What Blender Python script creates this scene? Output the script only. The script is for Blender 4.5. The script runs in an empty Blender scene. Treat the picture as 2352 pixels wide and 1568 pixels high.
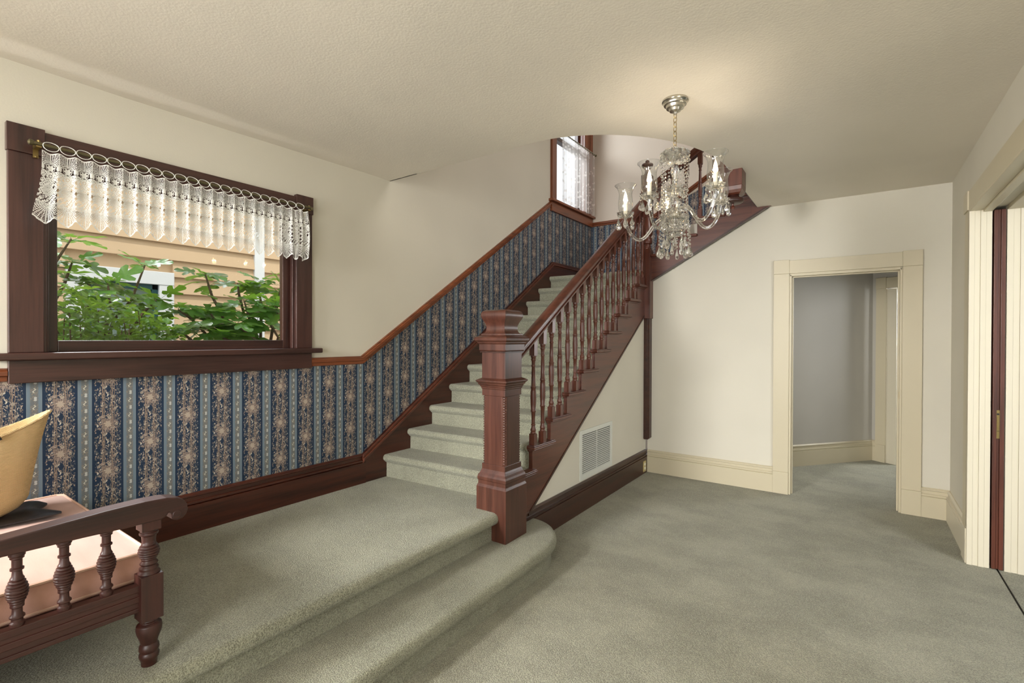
import bpy, bmesh, math, random
from math import sin, cos, pi, radians, sqrt, atan2
from mathutils import Vector, Matrix, Euler
import numpy as np

random.seed(7)
S = bpy.context.scene
COL = S.collection

# ------------------------------------------------------------------ camera
cd = bpy.data.cameras.new('camera')
cam = bpy.data.objects.new('camera', cd); COL.objects.link(cam)
cd.sensor_fit = 'HORIZONTAL'; cd.sensor_width = 36.0
cd.lens = 36.0 * 1124.38 / 2352.0
cd.clip_start = 0.05; cd.clip_end = 200
CAMH = 1.42
yaw, pitch, roll = radians(35.273), radians(-0.398), radians(0.1507)
r = Vector((cos(yaw), sin(yaw), 0)); f = Vector((-sin(yaw), cos(yaw), 0)); u = Vector((0, 0, 1))
f, u = f*cos(pitch)+u*sin(pitch), u*cos(pitch)-f*sin(pitch)
r, u = r*cos(roll)+u*sin(roll), u*cos(roll)-r*sin(roll)
M = Matrix((r, u, -f)).transposed().to_4x4(); M.translation = Vector((0, 0, CAMH))
cam.matrix_world = M
S.camera = cam

# ------------------------------------------------------------------ exposure, sky, daylight
S.view_settings.view_transform = 'Standard'
S.view_settings.look = 'None'
S.view_settings.gamma = 1.0
S.view_settings.use_curve_mapping = False
S.view_settings.exposure = 0.22

W = bpy.data.worlds.new('sky'); S.world = W; W.use_nodes = True
bg = W.node_tree.nodes['Background']
bg.inputs[0].default_value = (0.90, 0.95, 1.0, 1); bg.inputs[1].default_value = 1.15

def light(name, kind, loc, target, energy, color, size=None, size_y=None, angle=None, spread=None):
    d = bpy.data.lights.new(name, kind); d.energy = energy; d.color = color
    if kind == 'AREA':
        d.shape = 'RECTANGLE'; d.size = size; d.size_y = size_y or size
    elif kind == 'POINT': d.shadow_soft_size = size
    if angle: d.angle = angle
    if spread: d.spread = spread
    o = bpy.data.objects.new(name, d); COL.objects.link(o); o.location = loc
    o.rotation_euler = (Vector(target)-Vector(loc)).to_track_quat('-Z', 'Y').to_euler()
    return o
light('sun', 'SUN', (-4, 0, 9), (-4.75, 0.35, 7.3), 1.7, (1.0, 0.95, 0.86), angle=radians(2.0))
# daylight at the windows of the front wall behind the camera, at the side room and at the stair window
light('front_daylight_left', 'AREA', (-2.42, -2.07, 1.95), (-1.35, 1.4, 0.1), 96, (1.0, 0.98, 0.95), 0.85, 1.1, spread=radians(105))
light('front_daylight_right', 'AREA', (-0.25, -2.07, 1.60), (-0.3, 3, 2.3), 74, (1.0, 0.98, 0.95), 1.25, 1.9)
light('side_room_daylight', 'AREA', (2.5, 1.3, 1.6), (-0.9, 5.1, 1.5), 98, (0.95, 0.97, 1.0), 1.8, 1.9)
light('upper_hall_fill', 'AREA', (2.2, 3.6, 4.6), (-2.5, 5.2, 3.6), 58, (1.0, 0.955, 0.92), 1.6, 1.2)  # added fill lamp inside the upper hall, where no window stands
light('stair_window_daylight', 'AREA', (-4.3, 4.0, 4.7), (-2.6, 6.0, 3.5), 52, (0.95, 0.97, 1.0), 1.2, 1.2)
# the open sky above the neighbour's low roof, shining down through the picture window
light('west_sky_daylight', 'AREA', (-12.0, 1.3, 9.6), (-2.2, 1.5, 0.4), 1150, (0.97, 0.98, 1.0), 6.0, 3.0)
light('hall_fill', 'AREA', (-0.9, 5.5, 1.2), (0.1, 6.6, 0.8), 4.0, (1.0, 0.97, 0.92), 0.4, 1.6)  # added fill that lifts the passage walls; this spot has no window
light('den_daylight', 'AREA', (1.45, 7.55, 1.6), (-0.3, 6.45, 0.7), 55, (0.96, 0.98, 1.0), 0.6, 1.3)

# ------------------------------------------------------------------ node helper
def lin(*c):
    def g(v):
        v /= 255.0
        return v/12.92 if v <= 0.04045 else ((v+0.055)/1.055)**2.4
    return (g(c[0]), g(c[1]), g(c[2]), 1.0)

class N:
    """small builder for node trees"""
    def __init__(self, name):
        self.m = bpy.data.materials.new(name); self.m.use_nodes = True
        self.t = self.m.node_tree; self.b = self.t.nodes['Principled BSDF']; self.out = self.t.nodes['Material Output']
    def new(self, typ, **kw):
        n = self.t.nodes.new(typ)
        for k, v in kw.items(): setattr(n, k, v)
        return n
    def put(self, sock, v):
        if isinstance(v, bpy.types.NodeSocket): self.t.links.new(v, sock)
        elif v is not None: sock.default_value = v
    def ma(self, op, a, b=None, c=None):
        n = self.new('ShaderNodeMath', operation=op)
        for i, v in enumerate((a, b, c)):
            if v is not None: self.put(n.inputs[i], v)
        return n.outputs[0]
    def add(self, a, b): return self.ma('ADD', a, b)
    def sub(self, a, b): return self.ma('SUBTRACT', a, b)
    def mul(self, a, b): return self.ma('MULTIPLY', a, b)
    def lt(self, a, b): return self.ma('LESS_THAN', a, b)
    def gt(self, a, b): return self.ma('GREATER_THAN', a, b)
    def smooth(self, a, lo, hi):
        n = self.new('ShaderNodeMapRange', interpolation_type='SMOOTHSTEP')
        self.put(n.inputs[0], a); n.inputs[1].default_value = lo; n.inputs[2].default_value = hi
        return n.outputs[0]
    def mix(self, fac, a, b):
        n = self.new('ShaderNodeMix', data_type='RGBA')
        self.put(n.inputs[0], fac); self.put(n.inputs[6], a); self.put(n.inputs[7], b)
        return n.outputs[2]
    def obj(self):
        return self.new('ShaderNodeTexCoord').outputs['Object']
    def scale(self, vec, s, loc=(0, 0, 0), rot=(0, 0, 0)):
        n = self.new('ShaderNodeMapping'); self.put(n.inputs[0], vec)
        n.inputs[1].default_value = loc; n.inputs[2].default_value = rot; n.inputs[3].default_value = s
        return n.outputs[0]
    def noise(self, vec, scale, detail=2, rough=0.5, out=0):
        n = self.new('ShaderNodeTexNoise'); self.put(n.inputs['Vector'], vec)
        n.inputs['Scale'].default_value = scale; n.inputs['Detail'].default_value = detail; n.inputs['Roughness'].default_value = rough
        return n.outputs[out]
    def voro(self, vec, scale, feature='F1', out=0, rnd=1.0):
        n = self.new('ShaderNodeTexVoronoi', feature=feature); self.put(n.inputs['Vector'], vec)
        n.inputs['Scale'].default_value = scale; n.inputs['Randomness'].default_value = rnd
        return n.outputs[out]
    def ramp(self, fac, stops):
        n = self.new('ShaderNodeValToRGB'); self.put(n.inputs[0], fac)
        e = n.color_ramp.elements
        while len(e) > 1: e.remove(e[-1])
        e[0].position = stops[0][0]; e[0].color = stops[0][1]
        for p, c in stops[1:]:
            k = e.new(p); k.color = c
        return n.outputs[0]
    def bump(self, h, strength, dist, normal=None):
        n = self.new('ShaderNodeBump'); n.inputs['Strength'].default_value = strength; n.inputs['Distance'].default_value = dist
        self.put(n.inputs['Height'], h)
        if normal is not None: self.put(n.inputs['Normal'], normal)
        return n.outputs[0]
    def fin(self, color=None, rough=None, normal=None, **kw):
        if color is not None: self.put(self.b.inputs['Base Color'], color)
        if rough is not None: self.put(self.b.inputs['Roughness'], rough)
        if normal is not None: self.put(self.b.inputs['Normal'], normal)
        for k, v in kw.items(): self.put(self.b.inputs[k.replace('_', ' ')], v)
        return self.m

def plaster(name, col, bscale=170, bstr=0.12, bdist=0.004, var=0.05):
    n = N(name); o = n.obj()
    a = n.noise(o, 1.3, 2)
    c = n.mix(n.smooth(a, 0.3, 0.7), tuple(v*(1-var) for v in col[:3])+(1,), tuple(min(1, v*(1+var)) for v in col[:3])+(1,))
    h = n.add(n.noise(o, bscale, 3, 0.6), n.mul(n.noise(o, bscale*0.25, 2), 0.5))
    return n.fin(c, 0.75, n.bump(h, bstr, bdist))

def wood(name, dark, mid, axis='Z', rough=0.36, grain=1.0, coat=0.25):
    n = N(name); o = n.obj()
    s = {'X': (1.4, 22, 22), 'Y': (22, 1.4, 22), 'Z': (22, 22, 1.4)}[axis]
    s2 = {'X': (5, 160, 160), 'Y': (160, 5, 160), 'Z': (160, 160, 5)}[axis]
    w = n.noise(n.scale(o, s), 1.0, 4, 0.6)
    fgr = n.noise(n.scale(o, s2), 1.0, 2, 0.5)
    v = n.add(n.mul(w, 0.75), n.mul(fgr, 0.25*grain))
    c = n.ramp(v, [(0.30, dark), (0.52, mid), (0.72, tuple(x*1.35 for x in mid[:3])+(1,))])
    rg = n.add(rough-0.06, n.mul(w, 0.14))
    return n.fin(c, rg, n.bump(fgr, 0.06, 0.001), Coat_Weight=coat, Coat_Roughness=0.25)

def paint(name, col, rough=0.45):
    n = N(name); o = n.obj()
    c = n.mix(n.noise(o, 2.0, 3), tuple(v*0.95 for v in col[:3])+(1,), tuple(min(1, v*1.04) for v in col[:3])+(1,))
    return n.fin(c, rough, n.bump(n.noise(o, 60, 2), 0.03, 0.001))

def plain(name, col, rough=0.5, metal=0.0, **kw):
    n = N(name); o = n.obj()
    c = n.mix(n.noise(o, 30, 2), tuple(v*0.93 for v in col[:3])+(1,), tuple(min(1, v*1.05) for v in col[:3])+(1,))
    return n.fin(c, rough, Metallic=metal, **kw)

def carpet(name, c1, c2, c3):
    n = N(name); o = n.obj()
    big = n.noise(n.scale(o, (2.1, 2.8, 2.4)), 1.0, 4, 0.62)
    fine = n.noise(o, 260, 3, 0.75)
    tuft = n.voro(o, 165)
    base = n.mix(n.smooth(big, 0.36, 0.66), c1, c2)
    speck = n.smooth(n.add(n.mul(fine, 0.8), n.mul(tuft, 0.25)), 0.38, 0.62)
    c = n.mix(speck, n.mix(0.35, base, (0.0, 0.0, 0.0, 1)), n.mix(0.45, base, c3))
    h = n.sub(n.mul(fine, 0.9), n.mul(tuft, 0.9))
    return n.fin(c, 0.95, n.bump(h, 0.9, 0.006), Sheen_Weight=0.25, Sheen_Roughness=0.5)

def wallpaper(name, ax):
    n = N(name); o = n.obj()
    sp = n.new('ShaderNodeSeparateXYZ'); n.put(sp.inputs[0], o)
    U, Z = sp.outputs[ax], sp.outputs[2]
    cpos = n.mul(n.sub(U, 0.638), 1/0.175)
    colm = n.ma('ROUND', cpos)
    s = n.mul(n.sub(cpos, colm), 0.175)
    sa = n.ma('ABSOLUTE', s)
    # repeat of the bouquets, half-drop on every second stripe
    par = n.ma('FLOORED_MODULO', colm, 2.0)
    zc = n.mul(n.add(n.sub(Z, 1.11), n.mul(par, 0.115)), 1/0.23)
    dz = n.mul(n.sub(zc, n.ma('ROUND', zc)), 0.23)
    cv = n.new('ShaderNodeCombineXYZ'); n.put(cv.inputs[0], s); n.put(cv.inputs[1], dz)
    P = cv.outputs[0]                                   # pattern space: every repeat is printed alike
    wob = n.sub(n.noise(P, 55, 2), 0.5)
    wob2 = n.sub(n.noise(n.scale(P, (1, 1, 1), (3.1, 1.7, 0)), 60, 2), 0.5)
    wv = n.new('ShaderNodeCombineXYZ'); n.put(wv.inputs[0], n.add(s, n.mul(wob, 0.016))); n.put(wv.inputs[1], n.add(dz, n.mul(wob2, 0.016)))
    Pw = wv.outputs[0]
    navy = lin(12, 39, 66)
    c = navy
    # leaves and small blossoms, three layers
    def layer(c, vec, scale, thr, dens, cols, seed):
        v = n.new('ShaderNodeTexVoronoi', feature='F1')
        n.put(v.inputs['Vector'], n.scale(vec, (1, 1, 1), (seed, seed*0.7, seed*0.3))); v.inputs['Scale'].default_value = scale
        sep = n.new('ShaderNodeSeparateColor'); n.put(sep.inputs[0], v.outputs['Color'])
        m = n.mul(n.lt(v.outputs['Distance'], thr), n.lt(sep.outputs[0], dens))
        cc = n.ramp(sep.outputs[1], cols)
        return n.mix(m, c, cc)
    inside = n.lt(n.add(sa, n.mul(wob, 0.012)), 0.051)
    dens = n.mul(inside, 0.78)
    tans = [(0.0, lin(92, 92, 92)), (0.35, lin(124, 110, 102)), (0.6, lin(150, 130, 118)), (0.85, lin(178, 166, 150)), (1.0, lin(200, 194, 182))]
    dull = [(0.0, lin(74, 84, 92)), (0.5, lin(98, 100, 100)), (1.0, lin(126, 114, 104))]
    c = layer(c, n.scale(Pw, (1.5, 0.75, 1), rot=(0, 0, 0.5)), 120, 0.40, n.mul(inside, 0.8), dull, 0.31)
    c = layer(c, n.scale(Pw, (1.5, 0.75, 1), rot=(0, 0, -0.6)), 95, 0.37, dens, tans, 1.37)
    # two upright canes
    for x0, w in ((-0.020, 0.0027), (0.018, 0.0025), (-0.013, 0.0014), (0.026, 0.0012), (0.012, 0.0010)):
        d = n.ma('ABSOLUTE', n.add(n.sub(s, x0), n.mul(wob, 0.010)))
        c = n.mix(n.mul(n.lt(d, w), 0.9), c, lin(138, 120, 104))
    c = layer(c, n.scale(Pw, (0.8, 1.35, 1), rot=(0, 0, 0.2)), 120, 0.34, n.mul(inside, 0.3), [(0.0, lin(150, 130, 116)), (0.6, lin(186, 174, 158)), (1.0, lin(206, 200, 190))], 2.71)
    # the bouquet
    rr = n.ma('SQRT', n.add(n.ma('POWER', n.mul(s, 1.05), 2.0), n.ma('POWER', n.mul(dz, 0.92), 2.0)))
    ang = n.ma('ARCTAN2', dz, s)
    pet = n.ma('SINE', n.add(n.mul(ang, 9.0), n.mul(wob, 16.0)))
    redge = n.add(0.037, n.add(n.mul(pet, 0.008), n.mul(wob2, 0.034)))
    streak = n.ma('SINE', n.add(n.mul(ang, 21.0), n.mul(wob, 30.0)))
    bouq = n.mix(n.smooth(streak, -0.6, 0.9), lin(102, 88, 84), lin(156, 140, 130))
    show = n.ma('MAXIMUM', n.gt(streak, -0.35), n.lt(rr, 0.019))
    c = n.mix(n.mul(n.mul(n.lt(rr, redge), show), 0.94), c, bouq)
    core = n.add(0.014, n.add(n.mul(n.ma('SINE', n.mul(ang, 7.0)), 0.003), n.mul(wob, 0.014)))
    c = n.mix(n.lt(rr, core), c, n.mix(n.smooth(n.ma('SINE', n.mul(ang, 14.0)), -0.4, 0.8), lin(146, 128, 112), lin(196, 186, 172)))
    for (bx, bz, br) in ((0.006, 0.034, 0.010), (-0.036, 0.026, 0.010), (0.034, -0.004, 0.009), (-0.014, -0.052, 0.008), (0.020, -0.098, 0.009), (-0.022, 0.092, 0.007), (0.030, 0.075, 0.008)):
        d = n.ma('SQRT', n.add(n.ma('POWER', n.sub(s, bx), 2.0), n.ma('POWER', n.sub(dz, bz), 2.0)))
        a2 = n.ma('ARCTAN2', n.sub(dz, bz), n.sub(s, bx))
        e = n.add(br*0.66, n.add(n.mul(n.ma('SINE', n.mul(a2, 5.0)), br*0.16), n.mul(wob2, br*0.5)))
        c = n.mix(n.lt(d, e), c, n.mix(n.smooth(d, br*0.15, br*0.8), lin(140, 128, 114), lin(190, 182, 168)))
    # the pale stripe with its small white scrolls
    sg = n.ma('SIGN', s)
    s2 = n.sub(s, n.mul(sg, 0.0875))
    t = n.mul(n.sub(Z, 1.105), 1/0.075)
    mz = n.mul(n.sub(t, n.ma('ROUND', t)), 0.075)
    grey = n.mix(n.smooth(n.ma('ABSOLUTE', s2), 0.009, 0.017), lin(102, 106, 108), lin(106, 123, 136))
    cv2 = n.new('ShaderNodeCombineXYZ'); n.put(cv2.inputs[0], s2); n.put(cv2.inputs[1], mz)
    P2 = cv2.outputs[0]
    v2 = n.new('ShaderNodeTexVoronoi'); n.put(v2.inputs['Vector'], P2); v2.inputs['Scale'].default_value = 190
    vine = n.mul(n.lt(v2.outputs[0], 0.40), n.lt(n.ma('ABSOLUTE', s2), 0.0135))
    grey = n.mix(vine, grey, lin(134, 126, 112))
    sc = n.sub(s2, n.mul(n.ma('SINE', n.mul(mz, 330.0)), 0.0040))
    scroll = n.mul(n.lt(n.ma('ABSOLUTE', sc), 0.0026), n.lt(n.ma('ABSOLUTE', mz), 0.0105))
    grey = n.mix(scroll, grey, lin(186, 184, 170))
    bl = n.ma('SQRT', n.add(n.ma('POWER', n.sub(s2, 0.004), 2.0), n.ma('POWER', n.sub(n.ma('ABSOLUTE', mz), 0.033), 2.0)))
    grey = n.mix(n.lt(bl, 0.0052), grey, lin(176, 178, 174))
    c = n.mix(n.gt(sa, 0.0615), c, grey)
    c = n.mix(n.lt(n.ma('ABSOLUTE', n.sub(sa, 0.0625)), 0.0011), c, lin(118, 132, 140))
    return n.fin(c, 0.6)

MW = {}
def mk():
    MW['wall'] = plaster('wall_plaster', lin(210, 205, 190), 120, 0.10, 0.003, 0.03)
    MW['wall_up'] = plaster('upper_plaster', lin(218, 207, 193), 120, 0.08, 0.003, 0.03)
    MW['ceiling'] = plaster('ceiling_texture', lin(224, 217, 204), 95, 0.18, 0.005, 0.03)
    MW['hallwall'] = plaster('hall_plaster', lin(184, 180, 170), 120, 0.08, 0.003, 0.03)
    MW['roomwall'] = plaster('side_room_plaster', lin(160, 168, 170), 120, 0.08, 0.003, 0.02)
    MW['carpet'] = carpet('sage_carpet', lin(116, 114, 92), lin(152, 150, 127), lin(190, 188, 165))
    MW['carpet_step'] = carpet('sage_step_carpet', lin(122, 122, 100), lin(150, 150, 127), lin(190, 190, 168))
    MW['cream'] = paint('cream_trim_paint', lin(199, 189, 162), 0.42)
    MW['cream_light'] = paint('pale_cream_paint', lin(212, 204, 182), 0.42)
    for a in 'XYZ':
        MW['stair'+a] = wood('mahogany_stair_'+a.lower(), lin(55, 25, 16), lin(90, 47, 33), a, 0.34)
        MW['dark'+a] = wood('dark_window_wood_'+a.lower(), lin(36, 20, 17), lin(66, 40, 34), a, 0.34)
        MW['rail'+a] = wood('redwood_rail_'+a.lower(), lin(80, 38, 19), lin(122, 66, 37), a, 0.34)
        MW['settee'+a] = wood('settee_walnut_'+a.lower(), lin(30, 13, 10), lin(58, 28, 22), a, 0.42, 1.0, 0.08)
    MW['newel'] = wood('newel_mahogany', lin(58, 30, 22), lin(84, 48, 36), 'Z', 0.34, 0.6, 0.25)
    MW['base'] = wood('dark_baseboard_wood', lin(32, 14, 8), lin(60, 31, 20), 'Y', 0.34)
    MW['skirt'] = wood('stair_skirt_wood', lin(36, 14, 8), lin(70, 32, 20), 'Y', 0.32)
    MW['paperY'] = wallpaper('floral_stripe_wallpaper', 1)
    MW['paperX'] = wallpaper('floral_stripe_wallpaper_far', 0)
    MW['chrome'] = plain('brushed_nickel', lin(200, 196, 186), 0.25, 1.0)
    MW['brass'] = plain('aged_brass', lin(150, 130, 84), 0.35, 1.0)
    MW['rod'] = plain('olive_bronze_rod', lin(112, 104, 78), 0.35, 0.8)
    MW['white'] = plain('white_enamel', lin(212, 214, 206), 0.4)
    MW['black'] = plain('black_leather', lin(26, 24, 26), 0.35)
    MW['void'] = plain('dark_duct', lin(38, 34, 28), 0.8)
    MW['ivory'] = plain('ivory_plastic', lin(196, 178, 120), 0.4)
    MW['candle'] = plain('candle_sleeve', lin(240, 236, 220), 0.5)
    n = N('pink_damask'); o = n.obj()
    MW['pink'] = n.fin(n.mix(n.noise(n.scale(o, (6, 30, 30)), 1.0, 3), lin(176, 130, 112), lin(196, 153, 137)), 0.8, n.bump(n.noise(o, 320, 2), 0.25, 0.001), Sheen_Weight=0.3)
    MW['piping'] = plain('pink_piping', lin(204, 168, 148), 0.8)
    n = N('woven_straw'); o = n.obj()
    sp = n.new('ShaderNodeSeparateXYZ'); n.put(sp.inputs[0], o)
    k1 = n.ma('SINE', n.mul(sp.outputs[2], 1250.0)); k2 = n.ma('SINE', n.mul(n.add(sp.outputs[1], n.mul(sp.outputs[0], 0.6)), 800.0))
    wv = n.mul(k1, k2)
    c = n.mix(n.smooth(wv, -0.9, 0.9), lin(196, 164, 116), lin(226, 202, 156))
    c = n.mix(n.mul(n.noise(n.scale(o, (8, 8, 50)), 1.0, 3), 0.35), c, lin(206, 170, 116))
    MW['straw'] = n.fin(c, 0.75, n.bump(wv, 0.7, 0.002))
    # clear glass: thin panes and shades
    n = N('thin_glass')
    tr = n.new('ShaderNodeBsdfTransparent'); tr.inputs[0].default_value = (0.97, 0.98, 0.98, 1)
    gl = n.new('ShaderNodeBsdfGlossy'); gl.inputs['Roughness'].default_value = 0.03
    lw = n.new('ShaderNodeLayerWeight'); lw.inputs[0].default_value = 0.35
    mx = n.new('ShaderNodeMixShader'); n.put(mx.inputs[0], n.add(0.08, n.mul(lw.outputs['Facing'], 0.6))); n.put(mx.inputs[1], tr.outputs[0]); n.put(mx.inputs[2], gl.outputs[0])
    n.put(n.out.inputs[0], mx.outputs[0]); MW['shade'] = n.m
    n = N('window_glass')
    tr = n.new('ShaderNodeBsdfTransparent'); tr.inputs[0].default_value = (0.98, 0.99, 0.99, 1)
    gl = n.new('ShaderNodeBsdfGlossy'); gl.inputs['Roughness'].default_value = 0.01
    lw = n.new('ShaderNodeLayerWeight'); lw.inputs[0].default_value = 0.5
    fac = n.add(0.016, n.mul(n.ma('POWER', lw.outputs['Facing'], 5.0), 0.6))
    mx = n.new('ShaderNodeMixShader'); n.put(mx.inputs[0], fac); n.put(mx.inputs[1], tr.outputs[0]); n.put(mx.inputs[2], gl.outputs[0])
    n.put(n.out.inputs[0], mx.outputs[0]); MW['pane'] = n.m
    n = N('cut_crystal')
    gs = n.new('ShaderNodeBsdfGlass'); gs.inputs['Roughness'].default_value = 0.01; gs.inputs['IOR'].default_value = 1.5
    tr = n.new('ShaderNodeBsdfTransparent'); tr.inputs[0].default_value = (0.95, 0.95, 0.93, 1)
    mx = n.new('ShaderNodeMixShader'); mx.inputs[0].default_value = 0.84
    n.put(mx.inputs[1], tr.outputs[0]); n.put(mx.inputs[2], gs.outputs[0]); n.put(n.out.inputs[0], mx.outputs[0]); MW['crystal'] = n.m
    n = N('warm_bulb')
    MW['bulb'] = n.fin(lin(255, 230, 190), 0.3, Emission_Color=lin(255, 214, 160), Emission_Strength=14.0)
    n = N('white_lace')
    df = n.new('ShaderNodeBsdfDiffuse'); df.inputs[0].default_value = lin(246, 246, 242)
    tl = n.new('ShaderNodeBsdfTranslucent'); tl.inputs[0].default_value = lin(236, 234, 226)
    mx = n.new('ShaderNodeMixShader'); mx.inputs[0].default_value = 0.22
    n.put(mx.inputs[1], df.outputs[0]); n.put(mx.inputs[2], tl.outputs[0]); n.put(n.out.inputs[0], mx.outputs[0]); MW['lace'] = n.m
    n = N('sheer_voile'); o = n.obj()
    sp = n.new('ShaderNodeSeparateXYZ'); n.put(sp.inputs[0], o)
    emb = n.mul(n.lt(n.voro(n.scale(o, (0.2, 1, 1)), 22), 0.33), n.lt(n.add(sp.outputs[2], n.mul(n.noise(o, 6), 0.2)), 3.52))
    df = n.new('ShaderNodeBsdfDiffuse'); df.inputs[0].default_value = lin(244, 240, 236)
    tl = n.new('ShaderNodeBsdfTranslucent'); tl.inputs[0].default_value = lin(244, 242, 240)
    m1 = n.new('ShaderNodeMixShader'); m1.inputs[0].default_value = 0.55; n.put(m1.inputs[1], df.outputs[0]); n.put(m1.inputs[2], tl.outputs[0])
    tr = n.new('ShaderNodeBsdfTransparent')
    m2 = n.new('ShaderNodeMixShader'); n.put(m2.inputs[0], n.add(0.58, n.mul(emb, 0.35))); n.put(m2.inputs[1], tr.outputs[0]); n.put(m2.inputs[2], m1.outputs[0])
    n.put(n.out.inputs[0], m2.outputs[0]); MW['voile'] = n.m
    MW['siding'] = paint('peach_siding_paint', lin(206, 178, 144), 0.6)
    MW['extwhite'] = paint('exterior_white_paint', lin(232, 236, 240), 0.5)
    MW['teal'] = plain('teal_sash_paint', lin(22, 82, 88), 0.4)
    MW['houseglass'] = plain('far_window_glass', lin(120, 138, 132), 0.08)
    MW['soil'] = plain('garden_soil', lin(70, 58, 44), 0.9)
    MW['bark'] = plain('fig_bark', lin(96, 76, 58), 0.8)
    MW['brick'] = plain('brick_red', lin(112, 58, 44), 0.8)
    MW['mortar'] = plain('mortar', lin(170, 160, 148), 0.9)
    def leafmat(name, a, b, tr):
        n = N(name); o = n.obj()
        oi = n.new('ShaderNodeObjectInfo')
        c = n.mix(n.noise(o, 9, 2), a, b)
        hs = n.new('ShaderNodeHueSaturation'); n.put(hs.inputs['Color'], c)
        n.put(hs.inputs['Value'], n.add(0.55, n.mul(oi.outputs['Random'], 0.8)))
        n.put(hs.inputs['Hue'], n.add(0.485, n.mul(oi.outputs['Random'], 0.03)))
        n.fin(hs.outputs[0], 0.30)
        tl = n.new('ShaderNodeBsdfTranslucent'); n.put(tl.inputs[0], tr)
        mx = n.new('ShaderNodeMixShader'); mx.inputs[0].default_value = 0.35
        n.put(mx.inputs[1], n.b.outputs[0]); n.put(mx.inputs[2], tl.outputs[0]); n.put(n.out.inputs[0], mx.outputs[0])
        return n.m
    MW['fig'] = leafmat('fig_leaf', lin(62, 104, 50), lin(116, 158, 66), lin(140, 184, 56))
    MW['shrub'] = leafmat('shrub_leaf', lin(66, 112, 40), lin(138, 176, 70), lin(160, 200, 62))
    MW['hallcarpet'] = MW['carpet']
mk()

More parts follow.
